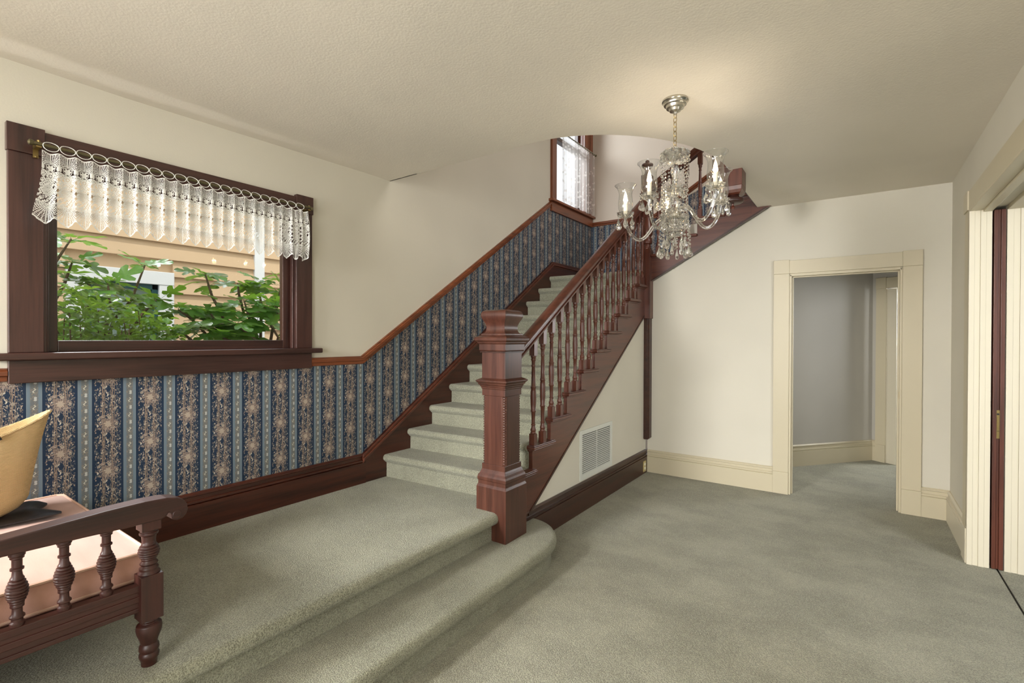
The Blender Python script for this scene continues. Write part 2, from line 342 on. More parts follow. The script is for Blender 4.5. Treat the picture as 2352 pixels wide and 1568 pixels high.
# ------------------------------------------------------------------ mesh helper
ORG = {}
class MB:
    def __init__(self): self.v = []; self.f = []; self.sm = []
    def q(self, verts, faces, smooth=False):
        b = len(self.v); self.v += [tuple(p) for p in verts]
        for fc in faces: self.f.append(tuple(b+i for i in fc)); self.sm.append(smooth)
        return self
    def box(self, x0, x1, y0, y1, z0, z1):
        vs = [(x, y, z) for z in (z0, z1) for y in (y0, y1) for x in (x0, x1)]
        return self.q(vs, [(0, 2, 3, 1), (4, 5, 7, 6), (0, 1, 5, 4), (2, 6, 7, 3), (0, 4, 6, 2), (1, 3, 7, 5)])
    def prism(self, pts, axis, a, b, shear=None):
        """outline pts (2D) extruded along axis; X: (y,z), Y: (x,z), Z: (x,y)"""
        def put(p, t):
            if axis == 'X':
                dy = shear(t) if shear else 0
                return (t, p[0]+dy, p[1])
            if axis == 'Y': return (p[0], t, p[1])
            return (p[0], p[1], t)
        n = len(pts)
        vs = [put(p, a) for p in pts]+[put(p, b) for p in pts]
        fs = [tuple(range(n))[::-1], tuple(range(n, 2*n))]+[(i, (i+1) % n, n+(i+1) % n, n+i) for i in range(n)]
        return self.q(vs, fs)
    def lathe(self, cx, cy, prof, seg=16, smooth=True, z0=0.0, sq=None):
        vs = []; fs = []
        for (rr, z) in prof:
            for i in range(seg):
                a = 2*pi*i/seg; vs.append((cx+rr*cos(a), cy+rr*sin(a), z0+z))
        for j in range(len(prof)-1):
            for i in range(seg):
                k = (i+1) % seg; fs.append((j*seg+i, j*seg+k, (j+1)*seg+k, (j+1)*seg+i))
        fs.append(tuple(range(seg))[::-1]); fs.append(tuple((len(prof)-1)*seg+i for i in range(seg)))
        return self.q(vs, fs, smooth)
    def sqstack(self, cx, cy, prof, smooth=False):
        """stack of square rings: prof = [(half width, z)]"""
        vs = []; fs = []
        for (h, z) in prof: vs += [(cx-h, cy-h, z), (cx+h, cy-h, z), (cx+h, cy+h, z), (cx-h, cy+h, z)]
        for j in range(len(prof)-1):
            for i in range(4):
                k = (i+1) % 4; fs.append((j*4+i, j*4+k, j*4+4+k, j*4+4+i))
        fs.append((3, 2, 1, 0)); m = 4*(len(prof)-1); fs.append((m, m+1, m+2, m+3))
        return self.q(vs, fs, smooth)
    def tube(self, path, rad, seg=8, closed=False, smooth=True, caps=True):
        path = [Vector(p) for p in path]; n = len(path)
        rads = rad if isinstance(rad, (list, tuple)) else [rad]*n
        vs = []; fs = []; ref = None
        for i, p in enumerate(path):
            if closed: t = path[(i+1) % n]-path[i-1]
            else: t = path[min(i+1, n-1)]-path[max(i-1, 0)]
            t.normalize()
            if ref is None:
                ref = Vector((0, 0, 1)) if abs(t.z) < 0.9 else Vector((1, 0, 0))
            a = (ref-t*ref.dot(t))
            if a.length < 1e-6: a = t.orthogonal()
            a.normalize(); b = t.cross(a); ref = a
            for k in range(seg):
                w = 2*pi*k/seg; vs.append(p+a*cos(w)*rads[i]+b*sin(w)*rads[i])
        m = n if closed else n-1
        for i in range(m):
            for k in range(seg):
                k2 = (k+1) % seg; i2 = (i+1) % n
                fs.append((i*seg+k, i*seg+k2, i2*seg+k2, i2*seg+k))
        if caps and not closed:
            fs.append(tuple(range(seg))[::-1]); fs.append(tuple((n-1)*seg+k for k in range(seg)))
        return self.q(vs, fs, smooth)
    def sweep(self, prof, path, up=(0, 0, 1), smooth=False):
        """profile (side, up) swept along a path"""
        path = [Vector(p) for p in path]; up = Vector(up); n = len(prof); vs = []; fs = []
        for i, p in enumerate(path):
            t = (path[min(i+1, len(path)-1)]-path[max(i-1, 0)]).normalized()
            s = t.cross(up).normalized(); w = s.cross(t).normalized()
            vs += [p+s*a+w*b for a, b in prof]
        for i in range(len(path)-1):
            for k in range(n):
                k2 = (k+1) % n; fs.append((i*n+k, i*n+k2, (i+1)*n+k2, (i+1)*n+k))
        fs.append(tuple(range(n))[::-1]); fs.append(tuple((len(path)-1)*n+k for k in range(n)))
        return self.q(vs, fs, smooth)
    def ball(self, c, rr, seg=8, rings=5, sz=1.0):
        prof = [(max(1e-4, rr*sin(pi*j/rings)), -rr*sz*cos(pi*j/rings)) for j in range(rings+1)]
        return self.lathe(c[0], c[1], prof, seg, True, c[2])
    def xform(self, mat, start=0):
        for i in range(start, len(self.v)): self.v[i] = tuple(mat @ Vector(self.v[i]))
        return self
    def mesh(self, name, mat, org=(0, 0, 0)):
        me = bpy.data.meshes.new(name)
        ox, oy, oz = org
        me.from_pydata([(a-ox, b-oy, c-oz) for a, b, c in self.v], [], self.f)
        me.polygons.foreach_set('use_smooth', self.sm)
        if mat is not None: me.materials.append(mat)
        bm = bmesh.new(); bm.from_mesh(me); bmesh.ops.recalc_face_normals(bm, faces=bm.faces)
        if any(self.sm): # keep real edges crisp
            for e in bm.edges:
                if len(e.link_faces) == 2 and e.calc_face_angle(0) > radians(38): e.smooth = False
        bm.to_mesh(me); bm.free()
        return me
    def build(self, name, mat, parent=None, bevel=0.0, org=None):
        po = ORG.get(parent.name, (0, 0, 0)) if parent else (0, 0, 0)
        lo = org if org is not None else po
        o = bpy.data.objects.new(name, self.mesh(name, mat, lo)); COL.objects.link(o)
        o.location = tuple(lo[i]-po[i] for i in range(3))
        if parent: o.parent = parent
        ORG[o.name] = tuple(lo)
        if bevel:
            m = o.modifiers.new('bevel', 'BEVEL'); m.width = bevel; m.segments = 2; m.limit_method = 'ANGLE'; m.angle_limit = radians(40)
        return o

def tag(o, label=None, cat=None, group=None, kind=None):
    if label: o['label'] = label
    if cat: o['category'] = cat
    if group: o['group'] = group
    if kind: o['kind'] = kind
    return o
def empty(name, loc, label, cat, group=None):
    o = bpy.data.objects.new(name, None); COL.objects.link(o); o.location = loc; o.empty_display_size = 0.05
    ORG[o.name] = tuple(loc)
    return tag(o, label, cat, group)
def inst(src, parent, loc=None, rot=None, scale=None):
    o = src.copy(); COL.objects.link(o); o.parent = parent
    if loc is not None: o.location = loc
    if rot is not None: o.rotation_euler = rot
    if scale is not None: o.scale = scale
    return o
def struct(mb, name, mat, label=None, parent=None, bevel=0.0):
    o = mb.build(name, mat, parent, bevel)
    if parent is None: o['kind'] = 'structure'
    if label: o['label'] = label
    return o
def wall_panels(mb, plane, a0, a1, u0, u1, z0, z1, holes):
    """solid wall slab split round rectangular holes; plane 'X' or 'Y' gives the thin axis"""
    def bx(ua, ub, za, zb):
        if ub-ua < 1e-5 or zb-za < 1e-5: return
        if plane == 'X': mb.box(a0, a1, ua, ub, za, zb)
        else: mb.box(ua, ub, a0, a1, za, zb)
    cur = u0
    for (h0, h1, hz0, hz1) in sorted(holes):
        bx(cur, h0, z0, z1); bx(h0, h1, z0, hz0); bx(h0, h1, hz1, z1); cur = h1
    bx(cur, u1, z0, z1)
    return mb

# ------------------------------------------------------------------ main dimensions (metres, camera stands over the origin)
XL, XR, YB, YF, HC = -3.0, 0.594, 5.11, -1.9, 2.645
XS = -1.856                     # stair wall face
YFAR = 6.14                     # far wall of the stairwell
PZ = 0.348                      # raised platform
RISE, RUN, Z0 = 0.1625, 0.2456, 0.352
def tz(k): return Z0+RISE*k
def ty(k): return 2.328+RUN*k   # wooden nosing front at the outer string
UZ = 2.95                       # upper floor

# ------------------------------------------------------------------ structure
m = MB(); m.box(XL, 0.704, YF, YB+0.05, -0.12, 0); m.box(-1.5, 1.6, YB+0.05, 9.0, -0.12, 0)
struct(m, 'floor', MW['carpet'], 'sage green plush carpet over the whole hall floor')
m = MB(); m.box(0.716, 4.2, 1.2, 5.4, -0.12, 0.001)
struct(m, 'floor', MW['carpet'], 'sage carpet of the side room beyond the seam at the sliding door')
m = MB(); m.box(0.702, 0.718, 2.1, 4.22, -0.1, -0.006)
struct(m, 'trim_1', MW['void'], 'dark seam between the two carpets under the sliding door')

m = MB()
arc = [(-1.71+0.935*sin(a), 3.755-1.17*cos(a)) for a in [pi/2*i/24 for i in range(25)]]
out = [(-2.7, YF-0.1), (XR+0.2, YF-0.1), (XR+0.2, YB+0.1), (-0.775, YB+0.1)]+arc[::-1]+[(-2.7, 2.585)]
m.prism(out, 'Z', HC, UZ)
# strip along the window wall, where the plaster sags a little
ny, nx = 60, 24
vs = []; fs = []
for j in range(ny+1):
    y = YF-0.1+(2.585-YF+0.1)*j/ny
    for i in range(nx+1):
        x = XL-0.05+(0.35)*i/nx
        k = max(0.0, min(1.0, (2.35-y)/2.3))
        q = max(0.0, min(1.0, (x+2.935)/0.085)); q = q*q*(3-2*q)
        vs.append((x, y, HC-0.030*min(1, k*1.6)*(1-q)))
for j in range(ny):
    for i in range(nx): a = j*(nx+1)+i; fs.append((a, a+1, a+nx+2, a+nx+1))
m.q(vs, fs, True)
m.box(XL-0.05, -2.7, YF-0.1, 2.585, HC+0.03, UZ); m.box(XL-0.05, -2.7, 2.575, 2.585, HC, UZ)
struct(m, 'ceiling', MW['ceiling'], 'textured cream plaster ceiling with a rounded stairwell opening')
m = MB(); m.box(-1.6, 1.8, YB+0.1, 9.1, 2.5, 2.6); m.box(XR+0.2, 4.3, 1.0, 5.5, HC, HC+0.1)
struct(m, 'ceiling', MW['ceiling'])
m = MB(); m.box(XL-0.2, 2.6, 0.9, YFAR+0.2, 5.2, 5.3)
struct(m, 'ceiling', MW['wall_up'])

# left wall with the two windows
W1 = (0.585, 1.79, 1.33, 2.24); W2 = (5.11, 5.87, 3.06, 4.75)
m = MB()
wall_panels(m, 'X', XL-0.16, XL, YF-0.1, 2.585, -0.3, HC+0.2, [W1])
wall_panels(m, 'X', XL-0.115, XL, 2.585, YFAR+0.15, -0.3, 5.2, [W2])
m.box(XL-0.16, XL, 0.9, 2.585, HC+0.2, 5.2)
wl = struct(m, 'wall_left', MW['wall'], 'cream plaster wall with the picture window and blue wallpaper dado')
# far wall of the stairwell, upper walls
m = MB(); m.box(XL, -1.15, YFAR, YFAR+0.15, 1.8, 5.2); m.box(-1.15, 2.6, YFAR, YFAR+0.15, 2.62, 5.2)
wf = struct(m, 'wall_far', MW['wall_up'], 'pale pink plaster wall at the far side of the stair landing')
m = MB(); m.box(2.5, 2.6, 0.9, YFAR, UZ, 5.2); m.box(XL, 2.6, 0.8, 0.9, UZ, 5.2)
struct(m, 'wall_upper', MW['wall_up'])
# back wall: under the second flight and around the doorway
def sb(x): return 2.03+(x+1.77)*0.5607   # underside of the second flight's string
m = MB()
DH = 2.0; DX0, DX1 = -0.51, 0.288
m.prism([(XS+0.02, 0), (DX0, 0), (DX0, DH), (DX0, HC), (-0.675, HC), (XS+0.02, sb(XS+0.02)-0.0)], 'Y', YB, YB+0.1)
m.box(DX0, DX1, YB, YB+0.1, DH, HC); m.box(DX1, XR, YB, YB+0.1, 0, HC)
struct(m, 'wall_back', MW['wall'], 'cream plaster wall with the cased doorway below the upper stair')
# wall under the first flight
m = MB()
def ss(y): return 0.234+(y-2.85)*0.6535
m.prism([(2.62, 0), (YB, 0), (YB, ss(YB)+0.05), (2.84, ss(2.84)+0.02), (2.62, 0.30)], 'X', XS-0.10, XS)
struct(m, 'wall_stair', MW['wall'], 'triangle of cream plaster wall under the open stair')
# right wall with the wide sliding-door opening; front wall with two windows behind the viewer
OY0, OY1, OH = 2.15, 4.2, 2.236
m = MB(); wall_panels(m, 'X', XR, XR+0.20, YF-0.1, OY1, 0, HC, [(OY0, OY1, 0.0, OH)]); m.box(XR, 0.674, OY1, YB+0.1, 0, HC); m.box(0.736, XR+0.2, OY1, YB+0.1, 0, HC); m.box(0.674, 0.736, OY1, YB+0.1, OH, HC)
struct(m, 'wall_right', MW['wall'], 'cream plaster wall pierced by the wide sliding door opening')
m = MB(); wall_panels(m, 'Y', YF-0.15, YF, XL-0.16, XR+0.2, -0.1, HC, [(-2.88, -1.96, 1.4, 2.56), (-0.9, 0.4, 0.6, 2.58)])
struct(m, 'wall_front', MW['wall'])
# side room
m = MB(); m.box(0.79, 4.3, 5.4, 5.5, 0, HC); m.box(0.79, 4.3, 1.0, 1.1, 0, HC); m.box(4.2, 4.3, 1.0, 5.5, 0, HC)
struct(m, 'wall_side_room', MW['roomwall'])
# back hall, its walls stand askew
HA, HB, HCc = Vector((-0.609, 6.231, 0)), Vector((0.138, 7.157, 0)), Vector((0.27, 7.058, 0))
d1 = (HB-HA).normalized(); d2 = (HCc-HB).normalized(); n1 = Vector((-d1.y, d1.x, 0)); n2 = Vector((-d2.y, d2.x, 0))
def wall_line(mb, P, Q, nrm, th, z0, z1):
    a, b = Vector(P), Vector(Q); c = b+nrm*th; d = a+nrm*th
    return mb.prism([(p.x, p.y) for p in (a, b, c, d)], 'Z', z0, z1)
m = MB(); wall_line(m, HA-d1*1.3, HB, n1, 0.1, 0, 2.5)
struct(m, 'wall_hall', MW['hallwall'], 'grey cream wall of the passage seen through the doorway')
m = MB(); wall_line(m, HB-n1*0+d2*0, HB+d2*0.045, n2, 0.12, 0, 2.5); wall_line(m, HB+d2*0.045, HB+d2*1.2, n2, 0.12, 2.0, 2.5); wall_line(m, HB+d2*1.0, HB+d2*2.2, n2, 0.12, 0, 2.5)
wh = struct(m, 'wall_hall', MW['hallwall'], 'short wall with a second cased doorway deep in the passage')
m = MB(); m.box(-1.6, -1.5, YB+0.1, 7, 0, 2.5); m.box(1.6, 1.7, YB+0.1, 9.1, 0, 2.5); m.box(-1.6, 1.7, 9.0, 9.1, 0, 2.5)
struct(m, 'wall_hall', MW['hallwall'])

# ------------------------------------------------------------------ baseboards and casings
def base_prof(h, t):   # (out, z) profile with two beads at the top
    return [(0, 0), (t, 0), (t, h*0.70), (t*0.72, h*0.71), (t*0.95, h*0.735), (t*0.95, h*0.79), (t*0.55, h*0.80), (t*0.55, h*0.90), (t*0.8, h*0.92), (t*0.8, h*0.96), (t*0.35, h), (0, h)]
def base_along(mb, P, Q, nrm, h=0.235, t=0.024):
    a, b = Vector(P), Vector(Q); pr = base_prof(h, t); n = len(pr)
    vs = [a+nrm*o+Vector((0, 0, z)) for o, z in pr]+[b+nrm*o+Vector((0, 0, z)) for o, z in pr]
    fs = [tuple(range(n))[::-1], tuple(range(n, 2*n))]+[(i, (i+1) % n, n+(i+1) % n, n+i) for i in range(n)]
    return mb.q(vs, fs)
X1, Y1 = Vector((1, 0, 0)), Vector((0, 1, 0))
m = MB(); base_along(m, (XS+0.024, YB, 0), (-0.641, YB, 0), -Y1); base_along(m, (0.413, YB, 0), (XR, YB, 0), -Y1)
struct(m, 'baseboard_back', MW['cream'], 'tall cream moulded baseboard on both sides of the doorway')
m = MB(); base_along(m, (XR, YB-0.02, 0), (XR, 4.335, 0), -X1); struct(m, 'baseboard_right', MW['cream_light'], 'short cream baseboard beside the sliding door casing')
m = MB(); base_along(m, (XS, 2.62, 0), (XS, YB, 0), X1, 0.238, 0.026)
struct(m, 'baseboard_stair', MW['base'], 'dark brown moulded baseboard under the stair wall')
m = MB(); base_along(m, (XL, YF, PZ), (XL, 2.33, PZ), X1, 0.215, 0.03)
struct(m, 'baseboard_left', MW['skirt'], 'dark mahogany baseboard above the carpeted platform')
m = MB(); base_along(m, HA-d1*1.2, HB, -n1, 0.237, 0.022); base_along(m, HB, HB+d2*0.05, -n2, 0.237, 0.022)
struct(m, 'baseboard_hall', MW['cream'], 'cream baseboard along the passage wall')
m = MB(); base_along(m, (0.82, 5.4, 0), (4.2, 5.4, 0), -Y1); struct(m, 'baseboard_side_room', MW['cream'])

# door casing on the back wall
def cased_door(root, org, ax, nrm, u0, u1, zt, w, thick, mats):
    """board pieces of a casing with corner blocks and plinths; ax = direction along the wall, nrm = out of the wall"""
    def board(name, ua, ub, za, zb, t):
        mb = MB(); P = Vector(org)+ax*ua; Q = Vector(org)+ax*ub
        mb.prism([((P).x, (P).y), (Q.x, Q.y), ((Q+nrm*t).x, (Q+nrm*t).y), ((P+nrm*t).x, (P+nrm*t).y)], 'Z', za, zb)
        return mb.build(name, mats, root, 0.002)
    for s, (a, b) in enumerate(((u0-w, u0), (u1, u1+w))):
        board('side_casing', a, b, 0.20, zt+0.012, thick); board('plinth_block', a, b, 0, 0.20, thick+0.006); board('corner_block', a, b, zt+0.012, zt+0.137, thick+0.006)
    board('head_casing', u0, u1, zt+0.012, zt+0.13, thick)
    return board
d1o = tag(empty('door_1', (DX0, YB, 0), None, None), kind='structure'); d1o['label'] = 'cream cased doorway without a door leaf in the back wall'
bd = cased_door(d1o, (0, YB, 0), X1, -Y1, DX0-0.004, DX1+0.004, DH, 0.127, 0.022, MW['cream'])
m = MB(); m.box(DX0-0.004, DX0+0.012, YB-0.012, YB+0.115, 0, DH+0.002); m.box(DX0+0.012, DX0+0.024, YB+0.03, YB+0.07, 0, DH-0.008)
m.box(DX1-0.012, DX1+0.004, YB-0.012, YB+0.115, 0, DH+0.002); m.box(DX1-0.024, DX1-0.012, YB+0.03, YB+0.07, 0, DH-0.008)
m.box(DX0, DX1, YB-0.012, YB+0.115, DH-0.012, DH+0.012); m.box(DX0, DX1, YB+0.03, YB+0.07, DH-0.022, DH-0.012)
m.build('jamb', MW['cream'], d1o, 0.002)
m = MB(); m.box(DX1-0.0135, DX1-0.0115, YB+0.002, YB+0.026, 0.93, 0.99); sp_ = m.build('strike_plate', MW['brass'], d1o); sp_['label'] = 'small brass strike plate on the right jamb'
# second cased doorway deep in the hall
d2o = tag(empty('door_2', tuple(HB), None, None), kind='structure'); d2o['label'] = 'cream cased doorway deep in the passage'
cased_door(d2o, HB, d2, -n2, 0.165, 0.95, 1.99, 0.115, 0.02, MW['cream'])
m = MB()
P = HB+d2*0.15
m.prism([((P+n2*a+d2*b).x, (P+n2*a+d2*b).y) for a, b in ((-0.01, 0), (-0.01, 0.02), (0.12, 0.02), (0.12, 0))], 'Z', 0, 1.99)
P = HB+d2*0.165
m.prism([((P+n2*a+d2*b).x, (P+n2*a+d2*b).y) for a, b in ((-0.004, 0), (-0.004, 0.105), (0.03, 0.105), (0.03, 0))], 'Z', 0, 1.99)
m.build('jamb', MW['cream_light'], d2o, 0.002)
# brick chimney in the room beyond
bc = empty('brick_chimney', (0.95, 8.6, 0), 'red brick chimney breast in the room beyond the second doorway', 'chimney')
m = MB(); m.box(0.30, 1.55, 8.62, 8.95, 0, 2.5); m.build('mortar', MW['mortar'], bc)
br = None
for j in range(20):
    for i in range(5):
        x = 0.30+i*0.225+(0.11 if j % 2 else 0); z = 0.95+j*0.075
        if br is None:
            mb = MB(); mb.box(x, x+0.21, 8.605, 8.66, z, z+0.064); br = mb.build('brick', MW['brick'], bc, org=(x, 8.6, z)); bx0, bz0 = br.location.x, br.location.z; base_x, base_z = x, z
        else:
            inst(br, bc, (bx0+x-base_x, br.location.y+random.uniform(-.003, .003), bz0+z-base_z))
m = MB(); m.box(0.55, 1.3, 8.59, 8.61, 0, 0.9); m.build('firebox', MW['void'], bc)

# sliding door opening on the right
do = tag(empty('door_3', (XR, OY1, 0), None, None), kind='structure'); do['label'] = 'cream cased opening for the sliding door at the right edge'
def yz(name, x0, x1, y0, y1, z0, z1, mat, par, bev=0.002):
    mb = MB(); mb.box(x0, x1, y0, y1, z0, z1); return mb.build(name, mat, par, bev)
yz('side_casing', XR-0.028, XR, OY1, OY1+0.135, 0.22, OH, MW['cream'], do)
yz('plinth_block', XR-0.034, XR, OY1-0.002, OY1+0.135, 0, 0.22, MW['cream_light'], do)
yz('side_casing', XR-0.028, XR, OY0-0.135, OY0, 0.0, OH, MW['cream'], do)
yz('jamb', XR-0.028, 0.825, OY0-0.01, OY0+0.016, 0.0, OH, MW['cream_light'], do)
yz('corner_block', XR-0.036, XR, OY1, OY1+0.138, OH, OH+0.122, MW['cream'], do)
yz('head_casing', XR-0.028, XR, OY0-0.135, OY1, OH, OH+0.12, MW['cream'], do)
m = MB()   # fluted jamb boards, near side of the door slot
def jamb(mb, x0, x1, n):
    w = (x1-x0)/n
    for i in range(n): mb.box(x0+i*w, x0+(i+1)*w, OY1-0.018-(0.004 if i % 2 == 0 else 0), OY1+0.01, 0, OH)
jamb(m, XR-0.028, 0.672, 4); m.build('jamb', MW['cream_light'], do, 0.0015)
m = MB(); jamb(m, 0.737, 0.825, 3); m.build('jamb', MW['cream_light'], do, 0.0015)
m = MB(); m.box(XR-0.028, 0.63, OY0, OY1-0.02, OH-0.012, OH+0.002); m.box(0.63, 0.672, OY0, OY1-0.02, OH-0.025, OH+0.002); m.box(0.737, 0.825, OY0, OY1-0.02, OH-0.025, OH+0.002)
m.build('head_jamb', MW['cream'], do, 0.003)
pd = empty('pocket_door', (0.704, 4.2, 0), 'dark red wooden sliding door pushed into its wall pocket, only its edge showing', 'door')
m = MB(); m.box(0.679, 0.697, 4.172, 5.05, 0.006, OH-0.02); m.box(0.697, 0.711, 4.180, 5.05, 0.006, OH-0.02); m.box(0.711, 0.731, 4.172, 5.05, 0.006, OH-0.02)
m.build('door_edge', MW['stairZ'], pd, 0.002)
m = MB(); m.box(0.6955, 0.7125, 4.1775, 4.181, 0.81, 0.985); lk = m.build('lock_plate', MW['brass'], pd, 0.001); lk['label'] = 'brass edge lock plate'
m = MB(); m.box(0.699, 0.709, 4.1755, 4.179, 0.955, 0.966); m.box(0.699, 0.709, 4.1755, 4.179, 0.855, 0.857); m.build('keyhole', MW['void'], lk)
m = MB(); m.box(0.7, 0.708, 4.174, 4.179, 0.865, 0.94); m.build('finger_pull', MW['brass'], lk, 0.001)

# ------------------------------------------------------------------ wallpaper, chair rails
def rail_top(y): return 1.285 if y < 2.305 else min(1.285+(y-2.305)*0.6512, 9)
pap = MB()
def sk(y): return 0.556 if y < 2.305 else 0.556+(y-2.305)*0.6463
pap.prism([(YF, PZ), (2.305, PZ), (2.305, 0.50), (5.05, 2.27), (YFAR, 2.27), (YFAR, 3.0), (5.02, 3.02), (2.305, 1.26), (YF, 1.26)], 'X', XL, XL+0.002)
p_ = struct(pap, 'wallpaper', MW['paperY'], 'navy wallpaper with floral stripes and pale vine stripes', wl)
pap = MB(); pap.prism([(XL, 2.1), (2.4, 2.1), (2.4, 5.0), (-2.12, 2.98), (XL, 2.98)], 'Y', YFAR-0.002, YFAR)
struct(pap, 'wallpaper', MW['paperX'], 'navy floral wallpaper on the far landing wall', wf)
cr = [(0, 0), (0.012, 0.004), (0.014, 0.022), (0.024, 0.028), (0.024, 0.046), (0.016, 0.052), (0.016, 0.058), (0, 0.06)]
def chair(path, name, lab, n_up=(1, 0, 0), flip=False):
    mb = MB(); path = [Vector(p) for p in path]; vs = []; fs = []; n = len(cr); out = Vector(n_up)
    for i, p in enumerate(path):
        t0 = (p-path[i-1]).normalized() if i else (path[1]-p).normalized(); t1 = (path[i+1]-p).normalized() if i < len(path)-1 else t0
        t = (t0+t1).normalized(); w = out.cross(t).normalized()
        if w.z < 0: w = -w
        k = 1.0/max(0.3, t.dot(t0))
        vs += [p+out*a+w*((b-0.06)*k) for a, b in cr]
    for i in range(len(path)-1):
        for j in range(n): fs.append((i*n+j, i*n+(j+1) % n, (i+1)*n+(j+1) % n, (i+1)*n+j))
    fs.append(tuple(range(n))[::-1]); fs.append(tuple((len(path)-1)*n+j for j in range(n)))
    return struct(mb.q(vs, fs), name, MW['railY'] if n_up[0] else MW['railX'], lab)
chair([(XL, 1.897, 1.285), (XL, 2.305, 1.285), (XL, 5.01, 3.045)], 'trim_2', 'reddish wooden chair rail rising up the stair wall')
chair([(XL, YF, 1.285), (XL, 0.464, 1.285)], 'trim_3', 'short end of wooden chair rail left of the picture window')
chair([(XL, YFAR, 3.005), (-2.12, YFAR, 3.005), (1.6, YFAR, 5.24)], 'trim_4', 'wooden chair rail on the far landing wall', (0, -1, 0))

# ------------------------------------------------------------------ window 1
w1 = tag(empty('window_1', (XL, 1.18, 1.35), None, None), kind='structure'); w1['label'] = 'wide picture window in a dark wood casing on the left wall'
FX = XL+0.026
yz('side_casing', XL, FX, 0.466, 0.580, 1.350, 2.222, MW['darkZ'], w1, 0.003)
yz('side_casing', XL, FX, 1.785, 1.897, 1.350, 2.236, MW['darkZ'], w1, 0.003)
yz('head_casing', XL, FX, 0.582, 1.784, 2.225, 2.333, MW['darkY'], w1, 0.003)
yz('corner_block', XL, FX+0.008, 0.462, 0.584, 2.222, 2.342, MW['darkZ'], w1, 0.002)
yz('corner_block', XL, FX+0.008, 1.783, 1.901, 2.234, 2.348, MW['darkZ'], w1, 0.002)
yz('stool', XL-0.06, -2.935, 0.415, 1.952, 1.318, 1.350, MW['darkY'], w1, 0.006)
yz('apron', XL, FX-0.003, 0.466, 1.897, 1.217, 1.318, MW['darkY'], w1, 0.003)
m = MB(); m.box(XL-0.15, FX-0.012, 0.574, 0.592, 1.35, 2.24); m.box(XL-0.03, XL, 0.592, 0.602, 1.35, 2.24)
m.box(XL-0.15, FX-0.012, 1.786, 1.80, 1.35, 2.24); m.box(XL-0.03, XL, 1.772, 1.788, 1.35, 2.24); m.box(XL-0.15, FX-0.012, 0.58, 1.79, 2.225, 2.245); m.build('jamb', MW['darkZ'], w1, 0.003)
SX0, SX1 = XL-0.085, XL-0.045
m = MB(); m.box(SX0, SX1, 0.590, 0.640, 1.35, 2.23); m.build('sash_stile', MW['darkZ'], w1, 0.003)
m = MB(); m.box(SX0, SX1, 1.733, 1.788, 1.35, 2.23); m.build('sash_stile', MW['darkZ'], w1, 0.003)
m = MB(); m.box(SX0, SX1, 0.640, 1.733, 1.35, 1.403); m.build('sash_rail', MW['darkY'], w1, 0.003)
m = MB(); m.box(SX0, SX1, 0.640, 1.733, 2.18, 2.23); m.build('sash_rail', MW['darkY'], w1, 0.003)
m = MB(); m.box(XL-0.068, XL-0.064, 0.636, 1.737, 1.399, 2.19); m.build('pane', MW['pane'], w1)

# ------------------------------------------------------------------ window 2 (stair landing)
w2 = tag(empty('window_2', (XL, 5.5, 3.05), None, None), kind='structure'); w2['label'] = 'tall stair landing window with a reddish casing and sheer curtain'
FX2 = XL+0.03
yz('side_casing', XL, FX2, 5.02, 5.125, 3.075, 4.8, MW['railZ'], w2, 0.003)
m = MB()
for i in range(3): m.box(XL, FX2-(0.006 if i == 1 else 0), 5.86+i*0.08+0.002, 5.86+(i+1)*0.08, 3.075, 4.8)
m.build('side_casing', MW['railZ'], w2, 0.004)
yz('head_casing', XL, FX2, 5.02, 6.10, 4.8, 4.92, MW['railY'], w2, 0.003)
yz('stool', XL-0.06, XL+0.06, 4.985, 6.13, 3.045, 3.075, MW['railY'], w2, 0.005)
yz('apron', XL, XL+0.026, 5.02, 6.11, 2.935, 3.045, MW['railY'], w2, 0.003)
m = MB(); m.box(XL-0.112, XL, 5.11, 5.13, 3.07, 4.76); m.box(XL-0.112, XL, 5.855, 5.875, 3.07, 4.76); m.box(XL-0.112, XL, 5.11, 5.87, 4.73, 4.76); m.build('jamb', MW['railZ'], w2, 0.003)
m = MB(); m.box(XL-0.1, XL-0.05, 5.13, 5.17, 3.07, 4.74); m.box(XL-0.1, XL-0.05, 5.815, 5.855, 3.07, 4.74); m.box(XL-0.1, XL-0.05, 5.17, 5.815, 3.07, 3.12); m.box(XL-0.11, XL-0.04, 5.17, 5.815, 3.86, 3.91); m.build('sash', MW['darkZ'], w2, 0.003)
m = MB(); m.box(XL-0.078, XL-0.074, 5.165, 5.82, 3.11, 4.74); m.build('pane', MW['pane'], w2)

def fold(y, s, amp): return amp*(sin(y*2*pi/s)+0.35*sin(y*2*pi/s*2.3+1.1))
sc_ = empty('sheer_curtain', (XL+0.06, 5.65, 3.9), 'white sheer embroidered half curtain at the stair landing window', 'curtain')
vs = []; fs = []; NY, NZ = 90, 24
for j in range(NZ+1):
    t = j/NZ; z = 3.885-t*(0.80)
    for i in range(NY+1):
        y = 5.19+(6.075-5.19)*i/NY
        zz = z-(0.012*abs(sin(y*2*pi/0.11)) if j == NZ else 0)
        vs.append((XL+0.066+fold(y, 0.085, 0.010*(0.5+0.7*t)), y+0.01*t*sin(y*40), zz))
for j in range(NZ):
    for i in range(NY): a = j*(NY+1)+i; fs.append((a, a+1, a+NY+2, a+NY+1))
m = MB(); m.q(vs, fs, True); m.build('panel', MW['voile'], sc_)
rg = None
for i in range(19):
    y = 5.20+i*0.048
    if rg is None:
        mb = MB(); mb.tube([(XL+0.066+0.013*cos(a), y, 3.900+0.013*sin(a)) for a in [2*pi*k/8 for k in range(8)]], 0.0025, 5, True); rg = mb.build('curtain_ring', MW['white'], sc_)
    else: inst(rg, sc_, (rg.location.x, rg.location.y+i*0.048, rg.location.z))
